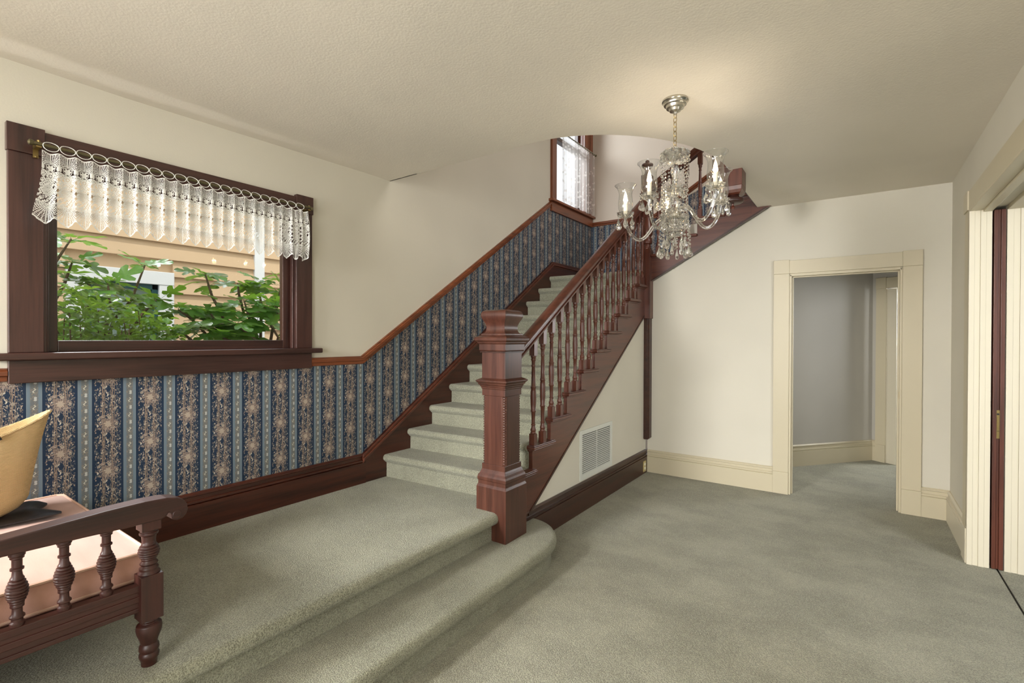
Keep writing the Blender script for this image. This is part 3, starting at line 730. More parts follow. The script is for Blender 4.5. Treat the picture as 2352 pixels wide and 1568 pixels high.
ro = empty('curtain_rod', (XL+0.066, 5.65, 3.905), 'thin dark metal curtain rod at the stair landing window', 'curtain rod')
m = MB(); m.tube([(XL+0.066, 5.08, 3.905), (XL+0.066, 6.10, 3.905)], 0.007, 8); m.build('rod', MW['rod'], ro)
for y in (5.07, 6.11):
    m = MB(); m.ball((XL+0.066, y, 3.905), 0.016); m.build('finial', MW['rod'], ro)
for y in (5.10, 6.08):
    m = MB(); m.tube([(FX2-0.004, y, 3.90), (XL+0.066, y, 3.905)], 0.005, 6); m.build('bracket', MW['rod'], ro)

# ------------------------------------------------------------------ platform and steps
def bull(y_or_x0, sgn, zt, rr, th):
    pts = []
    for i in range(9):
        a = pi/2-pi*i/8
        pts.append((y_or_x0+sgn*(-rr+rr*cos(a)), zt-rr+rr*sin(a)))
    return pts
# platform: profile in (x,z) along y
pf = empty('raised_platform', (-2.4, 1.0, 0), 'long carpeted platform with one carpeted step below the picture window', 'platform')
PX = -1.792
prof = [(XL+0.001, 0.001), (PX-0.045, 0), (PX-0.045, PZ-0.075)]+[(PX-0.03+0.036*cos(a), PZ-0.036+0.036*sin(a)) for a in [-pi/2+pi*i/10 for i in range(11)]]+[(XL+0.001, PZ)]
m = MB(); m.prism(prof, 'Y', YF+0.001, 2.605); o = m.build('platform_top', MW['carpet_step'], pf)
for p in o.data.polygons: p.use_smooth = False
# lower step with the rounded end round the newel
def step_outline(off):
    pts = [(PX-0.1, YF+0.002), (-1.452-off, YF+0.002), (-1.500-off, 2.46)]
    cx, cy, rx, ry = -1.83, 2.46, 0.33-off, 0.42-off
    for i in range(1, 15):
        a = (pi/2*1.0)*i/14
        pts.append((cx+rx*cos(a), cy+ry*sin(a)))
    pts.append((PX-0.1, cy+ry))
    return pts
m = MB(); SZ = 0.172
lev = [(0.034, 0.0), (0.034, SZ-0.074), (0.016, SZ-0.070), (0.005, SZ-0.060), (0.0, SZ-0.040), (0.003, SZ-0.022), (0.012, SZ-0.008), (0.028, SZ)]
rings = [step_outline(o_) for o_, z_ in lev]; nn = len(rings[0]); vs = []; fs = []
for (o_, z_), rg in zip(lev, rings): vs += [(x, y, z_) for x, y in rg]
for j in range(len(lev)-1):
    for i in range(nn): fs.append((j*nn+i, j*nn+(i+1) % nn, (j+1)*nn+(i+1) % nn, (j+1)*nn+i))
fs.append(tuple((len(lev)-1)*nn+i for i in range(nn))); fs.append(tuple(range(nn))[::-1])
m.q(vs, fs, True); m.build('lower_step', MW['carpet_step'], pf)

# ------------------------------------------------------------------ staircase, first flight
st = empty('staircase', (-2.4, 2.5, PZ), 'green carpeted mahogany stair rising along the wallpapered wall to the landing', 'staircase')
yl = lambda k: 2.494+0.247*(k-1)      # carpet nosing at the wall
yr = lambda k: 2.562+RUN*(k-1)        # carpet nosing at the open side
CX0, CX1 = XL+0.026, -1.868
for k in range(1, 12):
    zt = tz(k)+0.008; zb = tz(k-1)-0.01 if k > 1 else PZ-0.01
    depth = 0.30 if k < 11 else 1.2
    rr = 0.026
    pr = [(0.034, zb), (0.034, zt-2*rr-0.012), (0.020, zt-2*rr-0.004)]+[(rr+rr*cos(a), zt-rr+rr*sin(a)) for a in [-pi*0.6-(pi*0.9)*i/8 for i in range(9)]]+[(depth, zt), (depth, zb)]
    m = MB(); n = len(pr)
    vs = [(CX0, yl(k)+a, z) for a, z in pr]+[(CX1, yr(k)+a, z) for a, z in pr]
    fs = [tuple(range(n)), tuple(range(n, 2*n))[::-1]]+[(i, n+i, n+(i+1) % n, (i+1) % n) for i in range(n)]
    m.q(vs, fs)
    if k == 11:
        m = MB(); pr2 = pr[:-2]+[(YFAR-yl(k)-0.002, zt), (YFAR-yl(k)-0.002, zb)]; n = len(pr2)
        vs = [(CX0, yl(k)+a, z) for a, z in pr2]+[(CX1, (yr(k)+a if i < n-2 else YFAR-0.002), z) for i, (a, z) in enumerate(pr2)]
        m.q(vs, [tuple(range(n)), tuple(range(n, 2*n))[::-1]]+[(i, n+i, n+(i+1) % n, (i+1) % n) for i in range(n)])
    m.build('carpeted_step' if k < 11 else 'carpeted_landing', MW['carpet_step'], st)
# inner skirt board along the wall, up to the landing
sd = [(2.305, PZ), (2.305, 0.556), (5.05, 2.330), (YFAR-0.002, 2.330), (YFAR-0.002, 2.10), (5.05, 2.05), (2.6, PZ)]
m = MB(); m.prism(sd, 'X', XL+0.002, XL+0.024); m.build('skirt_board', MW['skirt'], st)
m = MB()
for (dz0, dz1, t) in ((0.0, -0.022, 0.034), (-0.024, -0.046, 0.042), (-0.05, -0.062, 0.03)):
    a = [(2.305, 0.556), (5.05, 2.330), (YFAR-0.004, 2.330)]
    m.prism([(y, z+dz0) for y, z in a]+[(y, z+dz1) for y, z in a[::-1]], 'X', XL+0.003, XL+t)
m.build('skirt_moulding', MW['stairY'], st, 0.003)
# outer open string, zigzag top
pts = [(ty(1)+0.05, tz(0)-0.05)]
top = []
for k in range(1, 11):
    top += [(ty(k)+0.028, tz(k-1)), (ty(k)+0.028, tz(k)-0.028)]
top += [(5.02, tz(10)-0.028), (5.02, ss(5.02))]
pts = top[::-1]+[]
pts = [(2.62, 0.20), (2.62, tz(0)), (ty(1)+0.05, tz(0))]+top+[(2.84, ss(2.84)-0.01)]
m = MB(); m.prism(pts, 'X', -1.868, -1.838); m.build('outer_string', MW['stairY'], st, 0.002)
m = MB(); m.prism([(2.80, ss(2.80)), (5.03, ss(5.03)), (5.03, ss(5.03)+0.02), (2.80, ss(2.80)+0.02)], 'X', -1.850, -1.834); m.build('string_bead', MW['base'], st)
# tread ends with returned nosing
tre = None
def nose_piece(y0, z, ln):
    mb = MB()
    # plan outline with small mitre, bullnose by stacked offsets
    for (ins, za, zb) in ((0.006, -0.030, -0.024), (0.0, -0.024, -0.008), (0.005, -0.008, 0.0)):
        mb.box(-1.90, -1.803-ins, y0+ins, y0+ln-ins, z+za, z+zb)
    mb.box(-1.868, -1.826, y0+0.012, y0+ln-0.03, z-0.042, z-0.030)
    return mb
for k in range(2, 11):
    y0, z = ty(k), tz(k)
    if tre is None:
        tre = nose_piece(y0, z, 0.296).build('tread_end', MW['stairY'], st, 0.005, org=(-1.85, y0, z)); loc0 = tre.location.copy(); k0 = (y0, z)
    else: inst(tre, st, (loc0.x, loc0.y+y0-k0[0], loc0.z+z-k0[1]))
nose_piece(2.615, tz(1), 0.25).build('tread_end', MW['stairY'], st, 0.005)
# balusters
def bal_prof(L):
    """turned part from z=.078 to z=L-.115"""
    a = 0.078; b = L-0.115; s = (b-a)/0.53
    def Z_(t): return a+t*s
    P = [(0.0185, a), (0.0200, a+0.006), (0.0165, a+0.014), (0.0195, a+0.022), (0.0195, a+0.03), (0.0140, a+0.044), (0.0125, a+0.056), (0.0160, a+0.060), (0.0160, a+0.066), (0.0122, a+0.070)]
    P += [(0.0128, Z_(0.10)), (0.0152, Z_(0.145)), (0.0190, Z_(0.150)), (0.0190, Z_(0.158)), (0.0164, Z_(0.162)), (0.0192, Z_(0.20)), (0.0202, Z_(0.245)), (0.0190, Z_(0.285)), (0.0166, Z_(0.305)), (0.0192, Z_(0.309)), (0.0192, Z_(0.317)), (0.0158, Z_(0.321)),
          (0.0140, Z_(0.38)), (0.0118, Z_(0.452)), (0.0150, Z_(0.457)), (0.0150, Z_(0.464)), (0.0120, Z_(0.468)), (0.0135, Z_(0.492)), (0.0180, Z_(0.500)), (0.0180, Z_(0.507)), (0.0150, Z_(0.511)), (0.0200, Z_(0.522)), (0.0190, b)]
    return P
def baluster_mesh(L):
    mb = MB(); mb.box(-0.0205, 0.0205, -0.0205, 0.0205, 0, 0.078)
    mb.lathe(0, 0, bal_prof(L), 12)
    mb.box(-0.0205, 0.0205, -0.0205, 0.0205, L-0.115, L+0.004)
    return mb.mesh('baluster', MW['stairZ'])
RY0, RZ0, RS = 2.675, 1.288, 0.6545
def rail_under(y): return RZ0+RS*(y-RY0)
bms = {}
rpo = Vector(st.location)
def put_bal(parent, x, y, z, L):
    key = round(L, 3)
    if key not in bms: bms[key] = baluster_mesh(L)
    o = bpy.data.objects.new('baluster', bms[key]); COL.objects.link(o); o.parent = parent
    o.location = Vector((x, y, z))-Vector(ORG[parent.name])
for k in range(2, 11):
    for dy in (0.048, 0.171):
        y = ty(k)+dy
        L = (rail_under(ty(2)+dy)-tz(2)) if k > 1 else 0
        put_bal(st, -1.845, y, tz(k), L)
# handrail
hp = [(-0.032, 0.0), (0.032, 0.0), (0.034, 0.012), (0.024, 0.018), (0.024, 0.026), (0.036, 0.034), (0.039, 0.052), (0.033, 0.070), (0.018, 0.081), (0.0, 0.084), (-0.018, 0.081), (-0.033, 0.070), (-0.039, 0.052), (-0.036, 0.034), (-0.024, 0.026), (-0.024, 0.018), (-0.034, 0.012)]
m = MB(); m.sweep(hp, [(-1.845, 2.555, rail_under(2.555)-0.004), (-1.845, 5.03, rail_under(5.03)-0.004)], smooth=True); m.build('handrail', MW['stairY'], st)

# lower newel post
NX, NY_ = -1.8445, 2.4985
nw = MB()
cham = 0.022; h = 0.0895
nw.sqstack(NX, NY_, [(0.1145, SZ-0.005), (0.1145, 0.492), (0.1085, 0.506), (0.1065, 0.509), (0.1065, 0.53), (0.1105, 0.536), (0.1105, 0.553), (0.1065, 0.565), (0.098, 0.578), (0.094, 0.590), (0.0895, 0.600), (0.0895, 0.634)])
oc = []
for (sx, sy) in ((-1, -1), (1, -1), (1, 1), (-1, 1)):
    if sx*sy > 0: oc += [(NX+sx*h, NY_+sy*(h-cham)), (NX+sx*(h-cham), NY_+sy*h)] if False else [(NX+sx*h, NY_+sy*(h-cham)), (NX+sx*(h-cham), NY_+sy*h)]
    else: oc += [(NX+sx*(h-cham), NY_+sy*h), (NX+sx*h, NY_+sy*(h-cham))]
nw.prism(oc, 'Z', 0.633, 1.060)
nw.sqstack(NX, NY_, [(0.0895, 1.060), (0.0895, 1.100), (0.094, 1.106), (0.094, 1.113), (0.099, 1.117), (0.099, 1.124), (0.108, 1.131), (0.108, 1.138), (0.114, 1.143), (0.1195, 1.150), (0.1195, 1.156), (0.100, 1.166), (0.0905, 1.170), (0.0905, 1.332)])
nw.sqstack(NX, NY_, [(0.098, 1.338), (0.1035, 1.343), (0.1035, 1.383), (0.109, 1.386), (0.112, 1.391), (0.112, 1.396), (0.119, 1.399), (0.1255, 1.406), (0.1265, 1.418), (0.122, 1.425), (0.0955, 1.437), (0.0955, 1.448), (0.080, 1.450)])
no = nw.build('newel_post', MW['newel'], st, 0.0025); no['label'] = 'massive square newel post with a flared cap at the foot of the stair'
m = MB(); m.sqstack(NX, NY_, [(0.084, 1.449), (0.076, 1.456), (0.0715, 1.468), (0.070, 1.484), (0.0715, 1.498), (0.0755, 1.512), (0.083, 1.527), (0.0905, 1.540), (0.0950, 1.554), (0.0960, 1.567), (0.0935, 1.580), (0.087, 1.589), (0.074, 1.595), (0.040, 1.599), (0.004, 1.600)], True); m.build('cap', MW['newel'], no)
m = MB()
for i in range(46):
    t = -0.1+0.2*(i+0.5)/46
    for s in (-1, 1): m.box(NX+t-0.0017, NX+t+0.0017, NY_+s*0.097-0.003, NY_+s*0.097+0.003, 1.329, 1.338); m.box(NX+s*0.097-0.003, NX+s*0.097+0.003, NY_+t-0.0017, NY_+t+0.0017, 1.329, 1.338)
o = m.build('dentil_band', MW['base'], no); o['kind'] = 'stuff'
for (sx, sy) in ((-1, -1), (1, -1), (1, 1), (-1, 1)):
    m = MB(); c = h-cham/2
    for i in range(27):
        z = 0.640+i*0.0155
        m.lathe(0, 0, [(0.004, z), (0.0125, z+0.003), (0.0135, z+0.0065), (0.0125, z+0.010), (0.004, z+0.013)], 8)
    m.xform(Matrix.Translation((NX+sx*(c-0.005), NY_+sy*(c-0.005), 0)))
    o = m.build('reeding', MW['newel'], no); o['kind'] = 'stuff'
# landing newel at the turn of the stair
TX, TY = -1.832, 5.062
tn = MB(); tn.box(TX-0.052, TX+0.052, TY-0.052, TY+0.046, 1.63, 2.31)
tn.sqstack(TX, TY, [(0.052, 2.31), (0.051, 2.335), (0.045, 2.358), (0.036, 2.372)])
tn.lathe(TX, TY, [(0.044, 2.36), (0.046, 2.372), (0.038, 2.380), (0.042, 2.392), (0.036, 2.402), (0.036, 2.412), (0.052, 2.420), (0.054, 2.44), (0.052, 2.458), (0.050, 2.462), (0.052, 2.476), (0.044, 2.482), (0.042, 2.492), (0.046, 2.498), (0.056, 2.515), (0.060, 2.545), (0.058, 2.59), (0.050, 2.64), (0.042, 2.68), (0.038, 2.695), (0.046, 2.70), (0.046, 2.715), (0.036, 2.722)], 20)
tn.box(TX-0.05, TX+0.05, TY-0.05, TY+0.05, 2.72, 3.14)
tn.lathe(TX, TY, [(0.03, 3.14), (0.036, 3.15), (0.028, 3.165), (0.026, 3.20), (0.052, 3.235), (0.060, 3.245), (0.060, 3.258), (0.045, 3.266), (0.020, 3.27), (0.016, 3.275), (0.021, 3.284), (0.021, 3.294), (0.012, 3.303), (0.001, 3.306)], 20)
o = tn.build('landing_newel', MW['stairZ'], st, 0.002)
m = MB(); m.prism([(-1.872, 0.40), (-1.872, 0.37), (-1.85, 0.352), (-1.81, 0.352), (-1.792, 0.37), (-1.792, 1.632), (-1.872, 1.632)], 'Y', TY-0.020, YB+0.002)
m.box(-1.822, -1.816, TY-0.024, TY-0.019, 0.372, 1.63)
m.build('newel_drop', MW['base'], st, 0.003)

# ------------------------------------------------------------------ second flight
s2 = empty('upper_staircase', (-1.2, 5.4, 2.1), 'upper stair flight with dark string rising right from the landing into the ceiling opening', 'staircase')
Z2 = 2.14
def z2(k): return Z2+RISE*k
def x2(k): return -1.866+0.26*(k-1)
SY0, SY1 = 5.052, 5.085
top = []
for k in range(1, 5): top += [(x2(k)+0.028, z2(k-1)), (x2(k)+0.028, z2(k)-0.028)]
ptsS = [(-1.785, sb(-1.785))]+[(-1.785, z2(1)-0.028)]+top[2:]+[(x2(5)+0.05, z2(4)-0.028), (x2(5)+0.05, UZ-0.02), (-0.60, UZ-0.02), (-0.60, HC+0.02), (-0.690, sb(-0.690))]
m = MB(); m.prism(ptsS, 'Y', SY0, SY1); m.build('outer_string', MW['stairX'], s2, 0.002)
m = MB(); m.prism([(-1.785, sb(-1.785)-0.004), (-0.70, sb(-0.70)-0.004), (-0.70, sb(-0.70)+0.014), (-1.785, sb(-1.785)+0.014)], 'Y', SY0-0.008, SY1); m.build('string_bead', MW['base'], s2, 0.002)
m = MB(); m.prism([(-0.826, 2.563), (-0.70, 2.634), (-0.675, 2.643), (-0.775, 2.643), (-0.826, 2.70)], 'Y', SY0-0.006, SY0+0.004); m.build('string_splice', MW['stairX'], s2, 0.001)
m = MB(); m.box(-1.05, -0.775, SY0-0.014, SY0+0.004, 2.716, 2.728); m.box(-1.05, -0.775, SY0-0.010, SY0+0.004, 2.735, 2.75); m.build('string_moulding', MW['stairX'], s2, 0.002)
for k in range(1, 5):
    m = MB()
    xs0 = x2(k) if k > 1 else -1.778
    for (ins, za, zb) in ((0.006, -0.030, -0.024), (0.0, -0.024, -0.008), (0.005, -0.008, 0.0)):
        m.box(xs0+ins, x2(k)+0.292-ins, SY0-0.034+ins, SY1+0.03, z2(k)+za, z2(k)+zb)
    m.build('tread_end', MW['stairX'], s2, 0.005)
    m = MB(); m.prism([(x2(k)+0.034, z2(k-1)), (x2(k)+0.034, z2(k)-0.06), (x2(k)+0.012, z2(k)-0.05), (x2(k), z2(k)-0.02), (x2(k)+0.008, z2(k)+0.004), (x2(k)+0.03, z2(k)+0.008), (x2(k)+0.31, z2(k)+0.008), (x2(k)+0.31, z2(k-1))], 'Y', SY1+0.002, YFAR-0.004)
    m.build('carpeted_step', MW['carpet_step'], s2)
def r2(x): return 3.20+0.625*(x+1.402)
for x in (-1.715, -1.555, -1.427, -1.294, -1.167, -1.034, -0.905):
    k = int((x+1.866)/0.26)+1
    L = r2(x)-z2(k)
    put_bal(s2, x, SY0+0.012, z2(k), L)
m = MB(); m.sweep(hp, [(-1.80, SY0+0.012, r2(-1.80)-0.004), (-0.60, SY0+0.012, r2(-0.60)-0.004)], smooth=True); m.build('handrail', MW['stairX'], s2)
m = MB(); m.prism([(-1.87, Z2), (-1.87, Z2+0.19), (-1.6, Z2+0.36), (-0.8, Z2+0.86), (-0.8, Z2+0.5)], 'Y', YFAR-0.024, YFAR-0.003); m.build('skirt_board', MW['stairX'], s2)
# upper well newel that hangs below the ceiling edge
wn = empty('well_newel', (-0.762, 3.895, 2.37), 'brown square newel drop with round pendant hanging at the curved ceiling edge', 'newel post')
m = MB(); cx, cy, hh = -0.762, 3.895, 0.075
m.box(cx-hh, cx+hh, cy-hh, cy+hh, 2.53, 3.6)
m.sqstack(cx, cy, [(0.050, 2.470), (0.064, 2.480), (0.072, 2.50), (0.075, 2.53)]); m.build('post', MW['stairZ'], wn, 0.003)
m = MB(); m.lathe(cx, cy, [(0.030, 2.412), (0.058, 2.415), (0.072, 2.424), (0.075, 2.436), (0.070, 2.448), (0.045, 2.458), (0.04, 2.47)], 24); m.build('pendant_disc', MW['setteeZ'], wn)
m = MB(); m.lathe(cx, cy, [(0.001, 2.371), (0.010, 2.374), (0.015, 2.386), (0.011, 2.396), (0.007, 2.401), (0.009, 2.413)], 14); m.build('pendant_ball', MW['stairZ'], wn)
# curved plaster-edge trim of the well: thin dark fascia
m = MB(); m.box(-0.781, -0.775, 3.97, YB+0.0, HC+0.001, UZ); struct(m, 'trim_5', MW['base'], 'dark edge board along the straight side of the stairwell opening')

# ------------------------------------------------------------------ vent and outlet
vg = empty('return_air_grille', (XS, 3.9, 0.45), 'white louvred air return grille on the wall under the stair', 'vent')
VY0, VY1, VZ0, VZ1 = 3.580, 4.222, 0.250, 0.660
iy0, iy1, iz0, iz1 = 3.622, 4.180, 0.292, 0.622
m = MB(); m.box(XS, XS+0.008, VY0, iy0, VZ0, VZ1); m.box(XS, XS+0.008, iy1, VY1, VZ0, VZ1); m.box(XS, XS+0.008, iy0, iy1, VZ0, iz0); m.box(XS, XS+0.008, iy0, iy1, iz1, VZ1); m.build('frame', MW['white'], vg, 0.002)
m = MB(); m.box(XS, XS+0.0012, iy0, iy1, iz0, iz1); m.build('duct', MW['void'], vg)
m = MB(); ym = (iy0+iy1)/2; m.box(XS+0.001, XS+0.006, ym-0.004, ym+0.004, iz0, iz1); m.build('mullion', MW['white'], vg)
sl = None; NS = 20; dzs = (iz1-iz0)/NS
for i in range(NS):
    for (a, b) in ((iy0, ym-0.004), (ym+0.004, iy1)):
        z = iz0+dzs*i
        if sl is None or True:
            mb = MB(); mb.prism([(XS+0.0085, z+0.001), (XS+0.0085, z+0.0050), (XS+0.0020, z+0.0095), (XS+0.0020, z+0.0060)], 'Y', a, b)
            if i == 0: o = mb.build('slat', MW['white'], vg); (globals().__setitem__('slatA', o) if a == iy0 else globals().__setitem__('slatB', o))
            else:
                src = slatA if a == iy0 else slatB
                inst(src, vg, (src.location.x, src.location.y, src.location.z+dzs*i))
ot = empty('power_outlet', (XS+0.026, 5.0, 0.08), 'small ivory power outlet on the dark baseboard in the corner', 'outlet')
m = MB(); m.box(XS+0.024, XS+0.031, 4.972, 5.046, 0.020, 0.132); m.build('plate', MW['ivory'], ot, 0.002)
for z in (0.055, 0.097):
    m = MB(); m.lathe(0, 0, [(0.016, 0), (0.016, 0.004), (0.014, 0.005)], 14); m.xform(Matrix.Translation((XS+0.030, 5.009, z)) @ Matrix.Rotation(pi/2, 4, 'Y')); m.build('socket', MW['candle'], ot)
# ------------------------------------------------------------------ curtain rod and lace valance
RX, RZ = -2.912, 2.258
ro = empty('curtain_rod', (RX, 1.19, RZ), 'bronze curtain rod across the picture window casing', 'curtain rod')
m = MB(); m.tube([(RX, 0.536, RZ), (RX, 1.846, RZ+0.004)], 0.0085, 10); m.build('rod', MW['rod'], ro)
for y in (0.528, 1.852):
    m = MB(); m.lathe(0, 0, [(0.010, -0.008), (0.0125, -0.004), (0.0125, 0.006), (0.006, 0.011), (0.001, 0.012)], 12)
    m.xform(Matrix.Translation((RX, y, RZ)) @ Matrix.Rotation(pi/2 if y < 1 else -pi/2, 4, 'X')); m.build('end_cap', MW['rod'], ro)
for y in (0.552, 1.835):
    m = MB(); m.box(XL+0.026, RX+0.006, y-0.009, y+0.009, RZ-0.016, RZ-0.009); m.box(XL+0.030, XL+0.038, y-0.009, y+0.009, RZ-0.05, RZ+0.004); m.lathe(RX, y, [(0.006, RZ+0.006), (0.007, RZ+0.014), (0.003, RZ+0.017)], 8); m.lathe(XL+0.04, y, [(0.005, RZ-0.05), (0.005, RZ-0.044), (0.002, RZ-0.042)], 8)
    m.build('bracket', MW['brass'], ro)

va = empty('lace_valance', (RX, 1.19, RZ-0.03), 'white crochet lace valance with scalloped points hanging on the bronze rod', 'valance')
LY0, LY1, LT = 0.560, 1.822, 2.229
dl = 0.0015
nu, nv = int((LY1-LY0)/dl), int(0.318/dl)
uu, vv = np.meshgrid((np.arange(nu)+0.5)*dl, (np.arange(nv)+0.5)*dl*1000, indexing='ij')   # u metres, v millimetres down
rep = 0.0574
cell = uu/rep; ci = np.floor(cell); sx = (cell-ci-0.5)*rep*1000*1.18       # mm, unfolded width
hw = rep*1000*1.18/2
mask = np.zeros_like(uu, bool)
# top edge band, scalloped
mask |= vv < 5+1.2*np.cos(sx/hw*pi)
# arched mesh
rho = np.hypot(sx, vv-66); phi = np.arctan2(sx, 66-vv)
net = ((rho % 6.2) < 1.8) | ((np.abs(phi)*57.3 % 9.0) < 230.0/np.maximum(rho, 22)*0.46)
mask |= (vv < 62) & (rho > 20) & net
mask |= (np.abs(np.abs(sx)-hw) < 1.6) & (vv < 70)
# flower row
a = np.arctan2(vv-66, sx)
mask |= rho < 13.5+2.5*np.cos(6*a)
mask |= np.abs(rho-17.5) < 1.2
lf = ((np.abs(sx)-hw*0.86)/6)**2+((vv-70)/11)**2 < 1; mask |= lf
mask |= (np.abs(vv-84) < 2.2)
# swan panels: dense filling with small gaps
dense = (vv > 84) & (vv <= 226)
gap = np.zeros_like(mask)
for (gx, gv, gr, n) in ((0.0, 100, 10.5, 0), (hw*0.55, 128, 7, 0), (-hw*0.5, 196, 8, 0)):
    rr_ = np.hypot(sx-gx, vv-gv); gap |= np.abs(rr_-gr*0.62) < 1.2
for gv, gw, gh in ((118, 4.6, 7.5), (141, 5.5, 5.0), (166, 4.0, 8.5), (188, 6.0, 6.0), (212, 5.0, 7.0)):
    gap |= ((np.abs(sx)-hw)/gw)**2+((vv-gv)/gh)**2 < 1
gap |= ((sx-hw*0.45)/3.2)**2+((vv-150)/6)**2 < 1
gap |= ((sx+hw*0.5)/3.0)**2+((vv-112)/6)**2 < 1
gap |= ((sx+hw*0.3)/4.5)**2+((vv-206)/3)**2 < 1
feather = (np.sin((vv-0.7*sx)*0.9+2.0*np.sin(sx*0.25)) > 0.74) & (np.hypot(sx/0.8, vv-165) < 26)
sparkle = (np.sin(sx*0.62+1.3*np.sin(vv*0.21))*np.sin(vv*0.55+1.1*np.sin(sx*0.33)) > 0.52) & (np.hypot(sx/0.9, vv-163) > 24) & (np.hypot(sx, vv-100) > 13)
gap |= (np.abs(((sx+hw*0.2)*0.8+(vv-200)*0.6) % 14-7) > 5.6) & (vv > 190) & (vv < 222)
mask |= dense & ~gap & ~feather & ~sparkle
mask |= (vv > 222) & (vv < 230) & ((np.abs(sx) % 5.0) < 3.2)
# fans at the hem
rho2 = np.hypot(sx, vv-226); ph2 = np.arctan2(sx, vv-226)
rim = 84-26*np.abs(np.sin(ph2))**1.1+2.6*np.abs(np.cos(ph2*13))
fan = (vv >= 228) & (rho2 < rim) & (np.abs(sx) < hw)
netf = ((rho2 % 7.2) < 2.1) | ((np.abs(ph2)*57.3 % 8.4) < 230.0/np.maximum(rho2, 20)*0.48) | (rho2 > rim-6)
mask |= fan & netf
def lace_pos(i, v):
    y = LY0+i*dl; t = v/310.0
    d = 0.0115*(0.35+0.9*t)*np.cos(2*pi*(y-LY0)/rep)+0.006*t*np.sin(2*pi*(y-LY0)/(rep*2.0)+0.6)
    e = np.clip((y-1.60)/0.2, 0, 1); d = d+e*0.013*np.sin(2*pi*(y-1.6)/0.034)*(0.3+0.7*t)
    e0 = np.clip((0.66-y)/0.1, 0, 1); d = d+e0*0.02*t
    yy = y+0.006*t*np.sin(2*pi*y/rep)-0.035*e0*t*(0.5-0.5*np.cos(t*pi))+0.012*np.clip((y-1.7)/0.12, 0, 1)*np.sin(t*pi)
    zz = LT-v/1000.0+0.004*np.cos(2*pi*(y-LY0)/rep)
    return RX+0.008+d, yy, zz
ii, jj = np.meshgrid(np.arange(nu+1), np.arange(nv+1), indexing='ij')
px, py, pz = lace_pos(ii.astype(float), jj.astype(float)*dl*1000)
fi, fj = np.nonzero(mask)
idx = lambda a_, b_: a_*(nv+1)+b_
quad = np.stack([idx(fi, fj), idx(fi+1, fj), idx(fi+1, fj+1), idx(fi, fj+1)], 1)
used, inv = np.unique(quad, return_inverse=True); inv = inv.reshape(quad.shape)
co = np.stack([px.ravel()[used], py.ravel()[used], pz.ravel()[used]], 1)-np.array(va.location)
me = bpy.data.meshes.new('lace'); me.vertices.add(len(co)); me.vertices.foreach_set('co', co.ravel())
me.loops.add(inv.size); me.loops.foreach_set('vertex_index', inv.ravel().astype(np.int32))
me.polygons.add(len(quad)); me.polygons.foreach_set('loop_start', np.arange(len(quad), dtype=np.int32)*4); me.polygons.foreach_set('loop_total', np.full(len(quad), 4, np.int32))
me.polygons.foreach_set('use_smooth', np.ones(len(quad), bool))
me.update(); me.validate(); me.materials.append(MW['lace'])
lo = bpy.data.objects.new('lace', me); COL.objects.link(lo); lo.parent = va
loop = None; nl = 22
for i in range(nl):
    y = LY0+0.030+i*(LY1-LY0-0.03)/nl
    if loop is None:
        mb = MB(); mb.tube([(RX+0.0125-0.012*max(0, sin(a_))**2, y+0.0265*cos(a_), RZ-0.004+0.0205*sin(a_)) for a_ in [2*pi*k/18 for k in range(18)]], 0.0016, 5, True)
        loop = mb.build('crochet_loop', MW['lace'], va); ly = y; ll = loop.location.copy()
    else: inst(loop, va, (ll.x, ll.y+y-ly, ll.z))

# ------------------------------------------------------------------ chandelier
CX, CY = -0.776, 2.545
ch = empty('chandelier', (CX, CY, HC), 'crystal chandelier with five glass hurricane shades on a nickel chain', 'chandelier')
def clathe(name, prof, mat, seg=20, parent=ch, smooth=True):
    mb = MB(); mb.lathe(CX, CY, prof, seg, smooth); return mb.build(name, mat, parent)
clathe('ceiling_canopy', [(0.064, HC), (0.066, HC-0.010), (0.058, HC-0.017), (0.056, HC-0.026), (0.047, HC-0.030), (0.044, HC-0.042), (0.033, HC-0.046), (0.028, HC-0.057), (0.012, HC-0.064), (0.008, HC-0.072)], MW['chrome'], 28)
for i in range(8):
    z = HC-0.078-i*0.0235; mb = MB()
    pth = []
    for k in range(12):
        a_ = 2*pi*k/12; dx, dzz = 0.0075*cos(a_), 0.0155*sin(a_)
        pth.append((CX+(dx if i % 2 else 0.7*dx), CY+(0 if i % 2 else 0.7*dx), z+dzz))
    mb.tube(pth, 0.0016, 5, True); mb.build('chain_link', MW['brass'], ch)
def flute(mb_prof, n, amp, seg=40):
    pass
def scalloped(name, prof, n, amp, mat, cx=CX, cy=CY, parent=ch, seg=30):
    vs = []; fs = []
    for (rr_, z) in prof:
        for i in range(seg):
            a_ = 2*pi*i/seg; q_ = rr_*(1+amp*cos(n*a_)*min(1, rr_/0.03)); vs.append((cx+q_*cos(a_), cy+q_*sin(a_), z))
    for j in range(len(prof)-1):
        for i in range(seg): k = (i+1) % seg; fs.append((j*seg+i, j*seg+k, (j+1)*seg+k, (j+1)*seg+i))
    fs.append(tuple(range(seg))[::-1]); fs.append(tuple((len(prof)-1)*seg+i for i in range(seg)))
    mb = MB(); mb.q(vs, fs, False); return mb.build(name, mat, parent)
def dish(z, rr_, hgt): return [(0.010, z-hgt*0.9), (rr_*0.45, z-hgt), (rr_*0.8, z-hgt*0.55), (rr_, z), (rr_*0.96, z+0.002), (rr_*0.76, z-hgt*0.42), (rr_*0.4, z-hgt*0.75), (0.010, z-hgt*0.65)]
scalloped('crystal_crown', [(0.012, 2.320), (0.035, 2.321), (0.055, 2.330), (0.068, 2.345), (0.074, 2.360), (0.070, 2.374), (0.058, 2.385), (0.040, 2.391), (0.01, 2.394)], 12, 0.045, MW['crystal'], seg=48)
